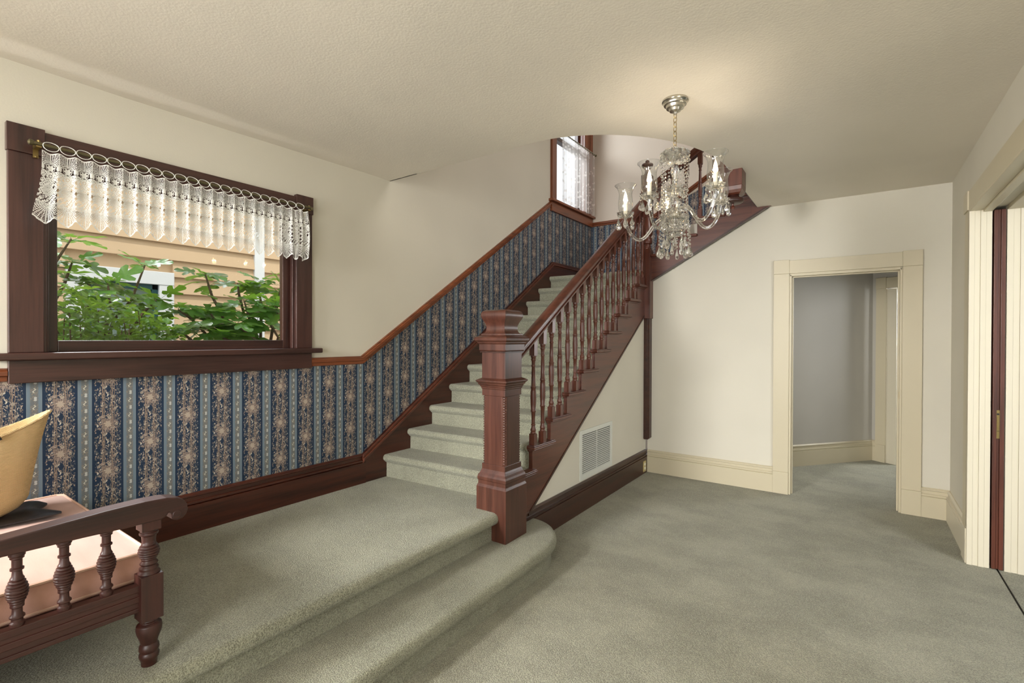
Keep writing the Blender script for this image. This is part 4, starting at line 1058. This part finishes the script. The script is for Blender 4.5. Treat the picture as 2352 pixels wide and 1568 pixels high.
clathe('stem', [(0.006, 2.39), (0.006, 2.318), (0.016, 2.312), (0.020, 2.296), (0.023, 2.276), (0.016, 2.254), (0.011, 2.236), (0.016, 2.228), (0.012, 2.214), (0.020, 2.204), (0.011, 2.192), (0.009, 2.160), (0.018, 2.150), (0.026, 2.128), (0.028, 2.104), (0.020, 2.082), (0.014, 2.066), (0.022, 2.058), (0.010, 2.04), (0.010, 1.95)], MW['crystal'], 12, smooth=False)
scalloped('crystal_dish', dish(2.198, 0.052, 0.022), 8, 0.06, MW['crystal'])
clathe('hub', [(0.010, 2.075), (0.026, 2.070), (0.030, 2.058), (0.030, 2.044), (0.014, 2.038)], MW['chrome'], 16)
scalloped('crystal_bowl', dish(2.048, 0.072, 0.046), 12, 0.03, MW['crystal'])
scalloped('crystal_dish', dish(1.975, 0.056, 0.03), 8, 0.05, MW['crystal'])
def drop_mesh(L=0.046, rr_=0.0125):
    mb = MB(); mb.lathe(0, 0, [(0.0004, -0.004), (0.0016, -0.006), (rr_*0.35, -L*0.30), (rr_*0.8, -L*0.55), (rr_, -L*0.74), (rr_*0.8, -L*0.92), (rr_*0.3, -L)], 6, False)
    n0 = len(mb.v); mb.lathe(0, 0, [(0.0008, -0.0005), (0.0055, 0.005), (0.0055, 0.009), (0.0008, 0.0145)], 6, False)
    for i in range(n0): x, y, z = mb.v[i]; mb.v[i] = (x, y*0.62, z)
    return mb
DM = drop_mesh().mesh('crystal_drop', MW['crystal']); DM2 = drop_mesh(0.06, 0.0165).mesh('crystal_drop', MW['crystal'])
def drop(parent, p, rz, big=False, big_scale=1.0):
    o = bpy.data.objects.new('crystal_drop', DM2 if big else DM); COL.objects.link(o); o.parent = parent
    po = ORG[parent.name]; o.location = (p[0]-po[0], p[1]-po[1], p[2]-po[2]); o.rotation_euler = (0, 0, rz)
fv = Vector((CX, CY, 0)).normalized(); rv = Vector((fv.y, -fv.x, 0))
def pol(a_, rr_): return Vector((CX, CY, 0))+rv*(rr_*cos(a_))+fv*(rr_*sin(a_))
for i in range(10):                                        # bead strands from the crown to the lower dish
    a_ = 2*pi*i/10+0.15; mb = MB()
    z0_, z1_ = 2.335, 1.925
    for k in range(22):
        t = k/21.0; rr_ = 0.070-0.012*sin(t*pi)+0.006*t; p = pol(a_, rr_); mb.ball((p.x, p.y, z0_+(z1_-z0_)*t), 0.0056 if k % 4 else 0.0085, 6, 4)
    for k in range(len(mb.sm)): mb.sm[k] = False
    mb.build('bead_strand', MW['crystal'], ch)
    p = pol(a_, 0.076); drop(ch, (p.x, p.y, 1.898), a_+0.4, True)
for i in range(8):
    a_ = 2*pi*i/8; p = pol(a_, 0.050); drop(ch, (p.x, p.y, 1.946), a_, True)
for i in range(6):
    a_ = 2*pi*i/6+0.3; p = pol(a_, 0.046); drop(ch, (p.x, p.y, 2.186), a_)
for i in range(10):
    a_ = 2*pi*i/10; p = pol(a_, 0.066); drop(ch, (p.x, p.y, 2.030), a_)
shade_prof = [(0.024, 0.0), (0.031, 0.010), (0.037, 0.030), (0.0385, 0.055), (0.036, 0.085), (0.0345, 0.105), (0.0375, 0.122), (0.046, 0.140), (0.056, 0.152)]
for ai, deg in enumerate((-45, 27, 99, 171, 243)):
    a_ = radians(deg); R_ = 0.255; pz_ = 2.112+0.028*cos(a_)
    path = []
    key = [(0.022, 2.052), (0.034, 2.085), (0.054, pz_-0.052), (0.076, pz_-0.046), (0.102, pz_-0.068), (0.130, pz_-0.108), (0.160, pz_-0.136), (0.192, pz_-0.137), (0.224, pz_-0.108), (0.246, pz_-0.062), (R_, pz_-0.008)]
    for rr_, z in key:
        p = pol(a_, rr_); path.append((p.x, p.y, z))
    # smooth the path with Catmull-Rom
    sm_ = []
    P_ = [Vector(p) for p in path]
    for i in range(len(P_)-1):
        p0, p1, p2, p3 = P_[max(i-1, 0)], P_[i], P_[i+1], P_[min(i+2, len(P_)-1)]
        for k in range(4):
            t = k/4.0; sm_.append(0.5*((2*p1)+(p2-p0)*t+(2*p0-5*p1+4*p2-p3)*t*t+(3*p1-p0-3*p2+p3)*t**3))
    sm_.append(P_[-1])
    mb = MB(); mb.tube(sm_, 0.0088, 8); arm = mb.build('arm', MW['crystal'], ch)
    E_ = pol(a_, R_)
    scalloped('drip_pan', [(0.010, pz_-0.014), (0.024, pz_-0.014), (0.038, pz_-0.002), (0.046, pz_+0.010), (0.044, pz_+0.011), (0.030, pz_+0.0), (0.010, pz_-0.004)], 8, 0.08, MW['crystal'], E_.x, E_.y, arm, 24)
    mb = MB(); mb.lathe(E_.x, E_.y, [(0.0105, pz_-0.004), (0.0105, pz_+0.062), (0.008, pz_+0.064)], 12); mb.build('candle', MW['candle'], arm)
    mb = MB(); mb.lathe(E_.x, E_.y, [(0.005, pz_+0.064), (0.0085, pz_+0.074), (0.0105, pz_+0.086), (0.008, pz_+0.104), (0.003, pz_+0.120), (0.0005, pz_+0.126)], 10); mb.build('bulb', MW['bulb'], arm)
    mb = MB(); vs = []; fs = []; sg = 28
    for rr_, z in shade_prof:
        for k in range(sg): b_ = 2*pi*k/sg; vs.append((E_.x+rr_*cos(b_), E_.y+rr_*sin(b_), pz_+0.006+z))
    for j in range(len(shade_prof)-1):
        for k in range(sg): k2 = (k+1) % sg; fs.append((j*sg+k, j*sg+k2, (j+1)*sg+k2, (j+1)*sg+k))
    mb.q(vs, fs, True); mb.tube([(E_.x+0.0563*cos(b_), E_.y+0.0563*sin(b_), pz_+0.006+0.1525) for b_ in [2*pi*k/28 for k in range(28)]], 0.0013, 5, True)
    mb.build('hurricane_shade', MW['shade'], arm)
    for k in range(6):
        b_ = 2*pi*k/6+a_; drop(arm, (E_.x+0.041*cos(b_), E_.y+0.041*sin(b_), pz_-0.016), b_+0.5, k % 2 == 0)
    light('chandelier_bulb_light', 'POINT', (E_.x, E_.y, pz_+0.095), (E_.x, E_.y, 0), 4.0, (1.0, 0.87, 0.70), 0.012)

# ------------------------------------------------------------------ settee, tote and bag
se = empty('settee', (-2.4, 0.1, PZ), 'carved walnut settee with pink cushion and turned spindles at the left edge', 'settee')
SX = -1.895
arm_out = [(-0.36, 0.828), (0.28, 0.830), (0.45, 0.826), (0.555, 0.822), (0.645, 0.821), (0.660, 0.828), (0.667, 0.839), (0.675, 0.833)]
cyy, czz = 0.690, 0.838
arm_out += [(0.676, 0.812), (0.690, 0.806), (0.706, 0.808), (0.718, 0.820), (0.724, 0.836), (0.720, 0.856), (0.708, 0.872), (0.690, 0.882), (0.660, 0.889), (0.60, 0.892), (0.50, 0.890), (0.40, 0.884), (0.28, 0.877), (0.05, 0.868), (-0.36, 0.864)]
m = MB(); m.prism(arm_out, 'X', SX-0.032, SX+0.032); o = m.build('arm_rail', MW['setteeY'], se, 0.013); o.modifiers['bevel'].segments = 4
m = MB(); m.lathe(0, 0, [(0.014, -0.034), (0.014, 0.034)], 18); m.xform(Matrix.Translation((SX, 0.690, 0.826)) @ Matrix.Rotation(pi/2, 4, 'Y')); m.build('scroll_boss', MW['setteeY'], se, 0.002)
def rings(pr, z0_, z1_, rmax, rmin, n):
    """barrel with turned rings"""
    for i in range(n):
        t = (i+0.5)/n; b_ = rmin+(rmax-rmin)*sin(pi*t)**1.2; za, zb = z0_+(z1_-z0_)*i/n, z0_+(z1_-z0_)*(i+1)/n
        pr += [(b_*0.93, za+0.0006), (b_*1.02, za+(zb-za)*0.35), (b_*1.02, za+(zb-za)*0.65), (b_*0.93, zb-0.0006)]
    return pr
sp_prof = [(0.014, 0.620), (0.0165, 0.626), (0.0165, 0.632), (0.0125, 0.636), (0.0125, 0.642), (0.0165, 0.646), (0.0165, 0.650), (0.0115, 0.656), (0.0110, 0.672), (0.0150, 0.675), (0.0150, 0.680)]
rings(sp_prof, 0.682, 0.756, 0.0245, 0.014, 9)
sp_prof += [(0.012, 0.760), (0.0105, 0.775), (0.0150, 0.777), (0.0150, 0.782), (0.0115, 0.785), (0.0115, 0.806), (0.0155, 0.809), (0.0155, 0.814), (0.0180, 0.817), (0.0180, 0.834)]
spm = None
for i in range(9):
    y = 0.509-0.0985*i
    if spm is None: mb = MB(); mb.lathe(SX, y, sp_prof, 16); spm = mb.build('spindle', MW['setteeZ'], se); sl0 = spm.location.copy()
    else: inst(spm, se, (sl0.x, sl0.y-0.0985*i, sl0.z))
def leg(y, x):
    mb = MB(); mb.box(x-0.031, x+0.031, y-0.031, y+0.031, 0.502, 0.648)
    pr = [(0.022, PZ+0.0005), (0.0225, 0.366), (0.0275, 0.374), (0.0285, 0.384), (0.0245, 0.392), (0.0285, 0.400), (0.0275, 0.412), (0.0230, 0.420), (0.0265, 0.434), (0.0345, 0.456), (0.0365, 0.470), (0.0345, 0.482), (0.0240, 0.490), (0.0265, 0.496), (0.024, 0.504)]
    mb.lathe(x, y, pr, 20); return mb
mb = leg(0.620, SX)
up = [(0.030, 0.646), (0.031, 0.652), (0.026, 0.660), (0.027, 0.668), (0.021, 0.676), (0.026, 0.682), (0.020, 0.690)]
rings(up, 0.692, 0.748, 0.0300, 0.019, 7); up += [(0.019, 0.756), (0.0205, 0.772), (0.026, 0.776), (0.026, 0.783), (0.022, 0.786), (0.025, 0.794)]
mb.lathe(SX, 0.620, up, 20); mb.box(SX-0.027, SX+0.027, 0.593, 0.647, 0.792, 0.828)
mb.build('front_leg', MW['setteeZ'], se, 0.002)
leg(0.600, -2.93).build('front_leg', MW['setteeZ'], se, 0.002)
mb = leg(-0.38, SX); mb.box(SX-0.031, SX+0.031, -0.411, -0.349, 0.645, 0.95); mb.build('back_leg', MW['setteeZ'], se, 0.002)
mb = leg(-0.38, -2.93); mb.box(-2.961, -2.899, -0.411, -0.349, 0.645, 0.95); mb.build('back_leg', MW['setteeZ'], se, 0.002)
m = MB(); m.box(-2.95, SX-0.018, -0.355, 0.600, 0.592, 0.6125); m.build('seat_deck', MW['settee'+'Y'], se)
m = MB(); m.box(SX-0.016, SX+0.010, -0.35, 0.592, 0.535, 0.618); m.box(SX-0.016, SX+0.016, -0.35, 0.592, 0.600, 0.622); m.box(SX-0.016, SX+0.014, -0.35, 0.592, 0.566, 0.586); m.box(SX-0.016, SX+0.014, -0.35, 0.592, 0.535, 0.550)
m.box(-2.95, SX-0.02, 0.600, 0.632, 0.535, 0.620); m.box(-2.95, SX-0.02, -0.40, -0.36, 0.535, 0.95); m.box(-2.955, -2.925, -0.35, 0.60, 0.535, 0.618); m.build('seat_rail', MW['setteeY'], se, 0.003)
# cushion: crowned slab with piping
QX0, QX1, QY0, QY1, QZ0, QZ1 = -2.955, -1.945, -0.345, 0.632, 0.6130, 0.702
nx, ny = 36, 32; vs = []; fs = []
def cush(t, s):   # t,s in 0..1 -> position on top with rounded corners
    x = QX0+(QX1-QX0)*t; y = QY0+(QY1-QY0)*s
    ex = min(t, 1-t)*(QX1-QX0); ey = min(s, 1-s)*(QY1-QY0)
    crown = 0.020*(1-math.exp(-ex/0.10))*(1-math.exp(-ey/0.10))+0.003*sin(x*23)*sin(y*17)*(1-math.exp(-min(ex, ey)/0.05))
    return (x, y, QZ1+crown)
for j in range(ny+1):
    for i in range(nx+1): vs.append(cush(i/nx, j/ny))
for j in range(ny):
    for i in range(nx): q_ = j*(nx+1)+i; fs.append((q_, q_+1, q_+nx+2, q_+nx+1))
per = [(i, 0) for i in range(nx)]+[(nx, j) for j in range(ny)]+[(nx-i, ny) for i in range(nx)]+[(0, ny-j) for j in range(ny)]
b0 = len(vs)
levels = [(0.0, 0.0), (0.010, 0.3), (0.012, 0.6), (0.004, 1.0)]
for (bulge, t) in levels[1:]:
    for (i, j) in per:
        x, y, z = vs[j*(nx+1)+i]; sxn = -1 if i == 0 else (1 if i == nx else 0); syn = -1 if j == 0 else (1 if j == ny else 0)
        vs.append((x+sxn*bulge, y+syn*bulge, QZ1+(QZ0-QZ1)*t))
npz = len(per)
for L_ in range(3):
    for k in range(npz):
        k2 = (k+1) % npz
        if L_ == 0: a1, a2 = per[k][1]*(nx+1)+per[k][0], per[k2][1]*(nx+1)+per[k2][0]
        else: a1, a2 = b0+(L_-1)*npz+k, b0+(L_-1)*npz+k2
        fs.append((a1, a2, b0+L_*npz+k2, b0+L_*npz+k))
fs.append(tuple(b0+2*npz+k for k in range(npz))[::-1])
m = MB(); m.q(vs, fs, True); cu = m.build('cushion', MW['pink'], se)
for z in (QZ1+0.001, QZ0+0.008):
    m = MB(); off = 0.004
    m.tube([(QX0-off+0.02, QY0-off, z), (QX1+off-0.02, QY0-off, z), (QX1+off-0.006, QY0-off+0.006, z), (QX1+off, QY0-off+0.02, z), (QX1+off, QY1+off-0.02, z), (QX1+off-0.006, QY1+off-0.006, z), (QX1+off-0.02, QY1+off, z), (QX0-off+0.02, QY1+off, z), (QX0-off, QY1+off-0.02, z), (QX0-off, QY0-off+0.02, z)], 0.0052, 6, True)
    m.build('piping', MW['piping'], cu)

# straw tote
bk = empty('straw_tote', (-2.66, 0.2, 0.745), 'tall woven straw basket tote with pointed ears on the pink cushion', 'basket')
bx_, by_ = -2.66, 0.205
BN, BL = 72, 26
def bpt(th, v, ins=0.0):
    c_, s_ = cos(th), sin(th)
    aa = (0.205+0.055*min(1, v*7)**0.5+0.040*v+0.030*v*v)-ins; bb = 0.115+0.025*sin(v*pi)-0.02*v-ins
    cc = abs(c_)**1.15*(1 if c_ > 0 else -1)
    zt = 0.272+0.102*abs(c_)**2.2
    z = 0.7475+zt*v
    rip = 0.0016*sin(th*46)
    return (bx_+(bb+rip)*s_, by_+(aa+rip)*cc, z)
vs = []; fs = []
for j in range(BL+1):
    for i in range(BN): vs.append(bpt(2*pi*i/BN, j/BL))
for j in range(BL+1):
    for i in range(BN): vs.append(bpt(2*pi*i/BN, max(0.03, j/BL), 0.007))
o2 = (BL+1)*BN
for j in range(BL):
    for i in range(BN):
        k = (i+1) % BN; fs.append((j*BN+i, j*BN+k, (j+1)*BN+k, (j+1)*BN+i)); fs.append((o2+j*BN+k, o2+j*BN+i, o2+(j+1)*BN+i, o2+(j+1)*BN+k))
for i in range(BN): k = (i+1) % BN; fs.append((BL*BN+i, BL*BN+k, o2+BL*BN+k, o2+BL*BN+i))
fs.append(tuple(range(BN))[::-1]); fs.append(tuple(o2+i for i in range(BN)))
m = MB(); m.q(vs, fs, True); bo = m.build('body', MW['straw'], bk)
m = MB(); pth = [bpt(2*pi*i/144, 1.0) for i in range(144)]
m.tube(pth, 0.0048, 5, True); m.build('rim', MW['straw'], bk)
for sgn in (1, -1):
    m = MB(); pth = []
    for i in range(17):
        t = i/16; yy = by_+0.02+0.15*(1-2*t)*1.0; pth.append((bx_+sgn*(0.105+0.0*t)-sgn*0.05*sin(t*pi), yy, 1.040+0.105*sin(t*pi)**0.6))
    m.tube(pth, 0.011, 8); m.build('handle', MW['black'], bk)
lb = empty('black_bag', (-2.645, 0.2, 0.7262), 'flat black leather pouch squashed under the straw tote', 'bag')
vs = []; fs = []; n1, n2_ = 36, 22
for side in (1, -1):
    for j in range(n2_+1):
        for i in range(n1+1):
            t, q_ = i/n1*2-1, j/n2_*2-1
            e = max(0.0, (1-abs(t)**3))*max(0.0, (1-abs(q_)**3))
            x = -2.665+0.135*q_*(1-0.10*abs(t)**2+0.05*cos(t*7)); y = 0.20+0.335*t*(1-0.05*sin(q_*5+0.8)-0.05*(1-q_*q_))
            h_ = max(0.0, min(1.0, (abs(t)-0.74)/0.12)); zt = 0.7345+(0.010+0.018*h_)*e**0.45+0.003*h_*sin(t*14+q_*6)*e**0.3 if side > 0 else 0.7262+0.004*(1-e**0.4)
            vs.append((x, y, zt))
k0_ = (n1+1)*(n2_+1)
for sd_ in (0, k0_):
    for j in range(n2_):
        for i in range(n1): q_ = sd_+j*(n1+1)+i; fs.append((q_, q_+1, q_+n1+2, q_+n1+1))
for i in range(n1): fs.append((i, i+1, k0_+i+1, k0_+i)); q_ = n2_*(n1+1)+i; fs.append((q_, q_+1, k0_+q_+1, k0_+q_))
for j in range(n2_): q_ = j*(n1+1); fs.append((q_, q_+n1+1, k0_+q_+n1+1, k0_+q_)); q_ += n1; fs.append((q_, q_+n1+1, k0_+q_+n1+1, k0_+q_))
m = MB(); m.q(vs, fs, True); m.build('leather', MW['black'], lb)

# ------------------------------------------------------------------ outside: neighbouring house, garden
GZ = -0.6
m = MB(); m.box(-14, XL-0.16, -12, 16, GZ-0.2, GZ); g = m.build('ground', MW['soil']); g['kind'] = 'structure'; g['label'] = 'bare garden soil between the houses'
nh = empty('neighbour_house', (-5.6, 1.5, GZ), 'peach clapboard house with white trim seen through the picture window', 'house')
HX = -5.5; HZ1 = 2.95
m = MB(); m.box(HX-3, HX-0.02, -6, 6, GZ, HZ1); m.build('wall_core', MW['siding'], nh)
m = MB(); m.prism([(-6.4, HZ1), (6.4, HZ1), (6.4, HZ1+0.1), (-6.4, HZ1+0.1)], 'X', HX-3.2, HX+0.12); m.build('eave', MW['extwhite'], nh, 0.01)
NWY0, NWY1, NWZ0, NWZ1 = 1.20, 2.0, 0.55, 2.045
def board(y0, y1, z):
    mb = MB(); mb.prism([(HX-0.02, z), (HX+0.022, z), (HX+0.018, z+0.012), (HX+0.002, z+0.160), (HX-0.02, z+0.160)], 'X', 0, 1) if False else None
    mb = MB(); mb.prism([(HX-0.02, z), (HX+0.036, z), (HX+0.034, z+0.012), (HX+0.004, z+0.162), (HX-0.02, z+0.162)], 'Y', y0, y1); return mb
cache = {}
for i in range(int((HZ1-GZ)/0.162)):
    z = GZ+0.147+i*0.162-0.13
    segs = [(-6, 2.787), (2.893, 6)]
    if z < NWZ1 and z+0.162 > NWZ0: segs = [(-6, NWY0), (NWY1, 2.787), (2.893, 6)]
    for sg in segs:
        dzz = 0.0 if sg[0] < 2.8 else -0.018
        if sg not in cache: o = board(sg[0], sg[1], z+dzz).build('clapboard', MW['siding'], nh); cache[sg] = (o, z)
        else: o, zz0 = cache[sg]; inst(o, nh, (o.location.x, o.location.y, o.location.z+z-zz0))
m = MB(); m.box(HX-0.02, HX+0.04, 2.785, 2.895, GZ, HZ1); m.build('corner_board', MW['extwhite'], nh, 0.004)
wf_ = None
m = MB(); t = 0.125
m.box(HX-0.02, HX+0.045, NWY0, NWY0+t, NWZ0, NWZ1-t); m.box(HX-0.02, HX+0.045, NWY1-t, NWY1, NWZ0, NWZ1-t); m.box(HX-0.02, HX+0.05, NWY0, NWY1, NWZ1-t, NWZ1); m.box(HX-0.02, HX+0.07, NWY0-0.03, NWY1+0.03, NWZ0-0.04, NWZ0)
nwf = m.build('window_trim', MW['extwhite'], nh, 0.004)
m = MB(); a0, a1 = NWY0+t, NWY1-t; q = 0.05
m.box(HX-0.02, HX+0.012, a0, a0+q, NWZ0, NWZ1-t); m.box(HX-0.02, HX+0.012, a1-q, a1, NWZ0, NWZ1-t); m.box(HX-0.02, HX+0.012, a0, a1, NWZ1-t-q, NWZ1-t); m.box(HX-0.02, HX+0.012, a0, a1, 1.18, 1.23); m.build('sash', MW['teal'], nwf, 0.003)
m = MB(); m.box(HX-0.02, HX-0.006, a0+q, a1-q, NWZ0, NWZ1-t-q); m.build('pane', MW['houseglass'], nwf)

half = [(0.0, 0.012), (-0.09, 0.10), (-0.10, 0.24), (0.02, 0.33), (0.15, 0.17), (0.34, 0.42), (0.52, 0.50), (0.60, 0.40), (0.47, 0.14), (0.66, 0.19), (0.84, 0.24), (0.96, 0.14), (1.0, 0.0)]
def fig_leaf():
    mb = MB(); P3 = lambda x, y: (x, y, -0.16*x*x+0.22*abs(y)*(1-0.5*x)-0.25*y*y+0.03*sin(x*9))
    for s in (1, -1):
        o_ = [P3(x, s*y) for x, y in half]; mid = [P3(x, 0) for x in (0.80, 0.56, 0.32, 0.14)]
        vs = o_+mid; n = len(o_)
        # fan strips to the midrib
        M4, M3, M2, M1 = n+3, n+2, n+1, n
        fs = [(0, 1, M4), (1, 2, M4), (2, 3, M4), (3, 4, M4), (4, M3, M4), (4, 5, M3), (5, 6, M3), (6, 7, M3), (7, 8, M3), (8, M2, M3), (8, 9, M2), (9, M1, M2), (9, 10, M1), (10, 11, M1), (11, 12, M1)]
        mb.q(vs, fs, True)
    mb.tube([(-0.38, 0, -0.06), (-0.15, 0, 0.0), (0.02, 0, 0.0)], 0.011, 4)
    return mb.mesh('fig_leaf', MW['fig'])
FLM = fig_leaf()
def oval_leaf(name, mat):
    mb = MB(); P3 = lambda x, y: (x, y, -0.2*x*x+0.35*abs(y))
    for s in (1, -1):
        o_ = [P3(0, 0), P3(0.2, s*0.20), P3(0.5, s*0.27), P3(0.8, s*0.16), P3(1, 0), P3(0.5, 0)]; mb.q(o_, [(0, 1, 5), (1, 2, 5), (2, 3, 5), (3, 4, 5)], True)
    return mb
def leaf_obj(name, me, parent, p, direc, size, rollj=0.3):
    o = bpy.data.objects.new(name, me); COL.objects.link(o); o.parent = parent
    po = ORG[parent.name]; o.location = (p[0]-po[0], p[1]-po[1], p[2]-po[2])
    d_ = Vector(direc).normalized(); up_ = Vector((random.gauss(0.45, rollj), random.gauss(0, rollj), 1.0)).normalized()
    y_ = up_.cross(d_).normalized(); z_ = d_.cross(y_).normalized()
    o.rotation_euler = Matrix((d_, y_, z_)).transposed().to_euler(); o.scale = (size, size*random.uniform(0.85, 1.1), size)
    return o
def fig_tree(name, root, label, branches, extra, nx_):
    t_ = empty(name, root, label, 'tree', 'fig trees outside the window')
    mb = MB(); mb.tube([root, (root[0]+0.05, root[1]+0.03, root[2]+0.8), (root[0]-0.02, root[1]+0.05, root[2]+1.5)], [0.05, 0.04, 0.03], 8); mb.build('trunk', MW['bark'], t_)
    hub = Vector((root[0]-0.02, root[1]+0.05, root[2]+1.5))
    for b in branches:
        P_ = [Vector(p) for p in b]; base = P_[0]
        path = [hub, hub.lerp(base, 0.6)+Vector((0, 0, -0.05))]+P_
        mb = MB(); mb.tube(path, [0.016, 0.013]+[0.010]*(len(P_)-1)+[0.005], 6); mb.build('branch', MW['bark'], t_)
        tip = P_[-1]
        for k in range(7):                                # whorl at the tip
            a_ = 2*pi*k/7+random.uniform(-0.3, 0.3); el = random.uniform(-0.25, 0.65)
            dv = Vector((cos(a_), sin(a_), el)); p = tip+dv.normalized()*0.05*random.uniform(0.8, 1.6)-Vector((0, 0, 0.02*k/7))
            leaf_obj('fig_leaf', FLM, t_, p, dv, random.uniform(0.11, 0.17))
        for q_ in range(len(P_)-1):
            for k in range(2):
                t = random.random(); p = P_[q_].lerp(P_[q_+1], t*0.8); a_ = random.uniform(0, 2*pi)
                dv = Vector((cos(a_), sin(a_), random.uniform(-0.35, 0.3))); leaf_obj('fig_leaf', FLM, t_, p+dv.normalized()*0.07, dv, random.uniform(0.15, 0.22))
    for k in range(nx_):
        (x0, x1, y0, y1, z0_, z1_) = extra
        y = random.uniform(y0, y1); zc = z0_+(z1_-z0_)*random.random()**1.3; x = random.uniform(x0, x1)
        a_ = random.uniform(0, 2*pi); leaf_obj('fig_leaf', FLM, t_, (x, y, zc), (cos(a_), sin(a_), random.uniform(-0.5, 0.2)), random.uniform(0.14, 0.22))
    return t_
LB = [[(-4.30, 1.20, 1.54), (-4.32, 1.31, 1.69), (-4.30, 1.39, 1.96)], [(-4.20, 1.15, 1.58), (-4.20, 1.15, 1.67), (-4.20, 1.14, 1.80)], [(-4.20, 0.74, 1.72), (-4.20, 0.86, 1.87), (-4.20, 0.95, 2.06)],
      [(-4.30, 0.88, 1.63), (-4.30, 0.94, 1.78), (-4.30, 0.98, 1.93)], [(-4.10, 1.24, 1.46), (-4.10, 1.31, 1.59), (-4.15, 1.41, 1.69)], [(-4.40, 1.08, 1.58), (-4.40, 1.10, 1.71), (-4.40, 1.09, 1.80)]]
RB = [[(-4.10, 1.83, 1.60), (-4.10, 1.76, 1.74), (-4.10, 1.71, 1.91)], [(-4.20, 2.05, 1.62), (-4.20, 2.01, 1.78), (-4.20, 2.00, 1.87)], [(-4.20, 2.20, 1.70), (-4.20, 2.17, 1.83), (-4.20, 2.19, 1.91)],
      [(-4.00, 2.21, 1.62), (-4.00, 2.24, 1.73), (-4.00, 2.26, 1.88)], [(-4.00, 1.67, 1.45), (-4.00, 1.58, 1.55), (-4.00, 1.49, 1.62)], [(-3.95, 2.03, 1.44), (-3.95, 1.97, 1.57), (-3.95, 1.93, 1.71)],
      [(-4.00, 1.85, 1.42), (-4.00, 1.76, 1.52), (-4.00, 1.70, 1.61)], [(-3.90, 2.18, 1.42), (-3.90, 2.11, 1.53), (-3.90, 2.07, 1.66)], [(-3.90, 1.57, 1.37), (-3.90, 1.48, 1.45), (-3.90, 1.43, 1.49)],
      [(-3.80, 1.99, 1.37), (-3.80, 1.89, 1.44), (-3.80, 1.79, 1.53)], [(-3.80, 1.85, 1.37), (-3.80, 1.73, 1.40), (-3.80, 1.67, 1.45)], [(-3.90, 2.26, 1.36), (-3.90, 2.22, 1.51), (-3.90, 2.15, 1.69)]]
fig_tree('fig_tree', (-4.25, 0.95, GZ), 'fig tree with lone upright shoots in the left half of the picture window', LB, (-4.5, -4.1, 0.75, 1.30, 1.35, 1.62), 22)
fig_tree('fig_tree', (-4.05, 2.05, GZ), 'big-leaved fig tree filling the lower right of the picture window', RB, (-4.3, -3.75, 1.62, 2.45, 1.28, 1.66), 46)
sh = empty('hedge_shrub', (-3.9, 0.95, GZ), 'bright small-leaved shrub in the lower left of the picture window', 'shrub')
m = MB()
for k in range(16):
    y = random.uniform(0.6, 1.35); x = random.uniform(-4.0, -3.75); zt = random.uniform(1.45, 1.62)
    m.tube([(-3.9+random.uniform(-.1, .1), 0.95+random.uniform(-.1, .1), GZ), (x, y, 0.8), (x+random.uniform(-.1, .1), y+random.uniform(-.1, .1), zt)], [0.012, 0.007, 0.003], 5)
o = m.build('twig', MW['bark'], sh); o['kind'] = 'stuff'
OLM = oval_leaf('shrub_leaf', None).mesh('shrub_leaf', MW['shrub'])
def shrub_point():
    while True:
        y = random.uniform(0.55, 1.40); top_ = 1.72-0.10*max(0, (y-0.9))/0.3 if y < 1.1 else 1.66-0.55*(y-1.1)
        z = random.uniform(1.15, top_)
        return (random.uniform(-4.0, -3.62), y, z)
for k in range(300):
    p = shrub_point(); p = (random.uniform(-3.75, -3.6), p[1], max(p[2], 1.32)); a_ = random.uniform(-1.6, 1.6)
    leaf_obj('shrub_leaf', OLM, sh, p, (cos(a_), sin(a_), random.uniform(-0.6, 0.5)), random.uniform(0.04, 0.065), 0.6)
m = MB(); ov = oval_leaf('x', None)
for k in range(1500):
    p = shrub_point(); a_ = random.uniform(0, 2*pi); s_ = random.uniform(0.038, 0.06)
    R_ = Euler((random.gauss(0, 0.6), random.gauss(0.1, 0.5), a_)).to_matrix().to_4x4(); n0 = len(m.v)
    m.q(ov.v, ov.f, True); m.xform(Matrix.Translation(p) @ R_ @ Matrix.Scale(s_, 4), n0)
me = bpy.data.meshes.new('foliage'); me.from_pydata([tuple(Vector(v)-Vector(sh.location)) for v in m.v], [], m.f); me.materials.append(MW['shrub'])
o = bpy.data.objects.new('foliage', me); COL.objects.link(o); o.parent = sh; o['kind'] = 'stuff'
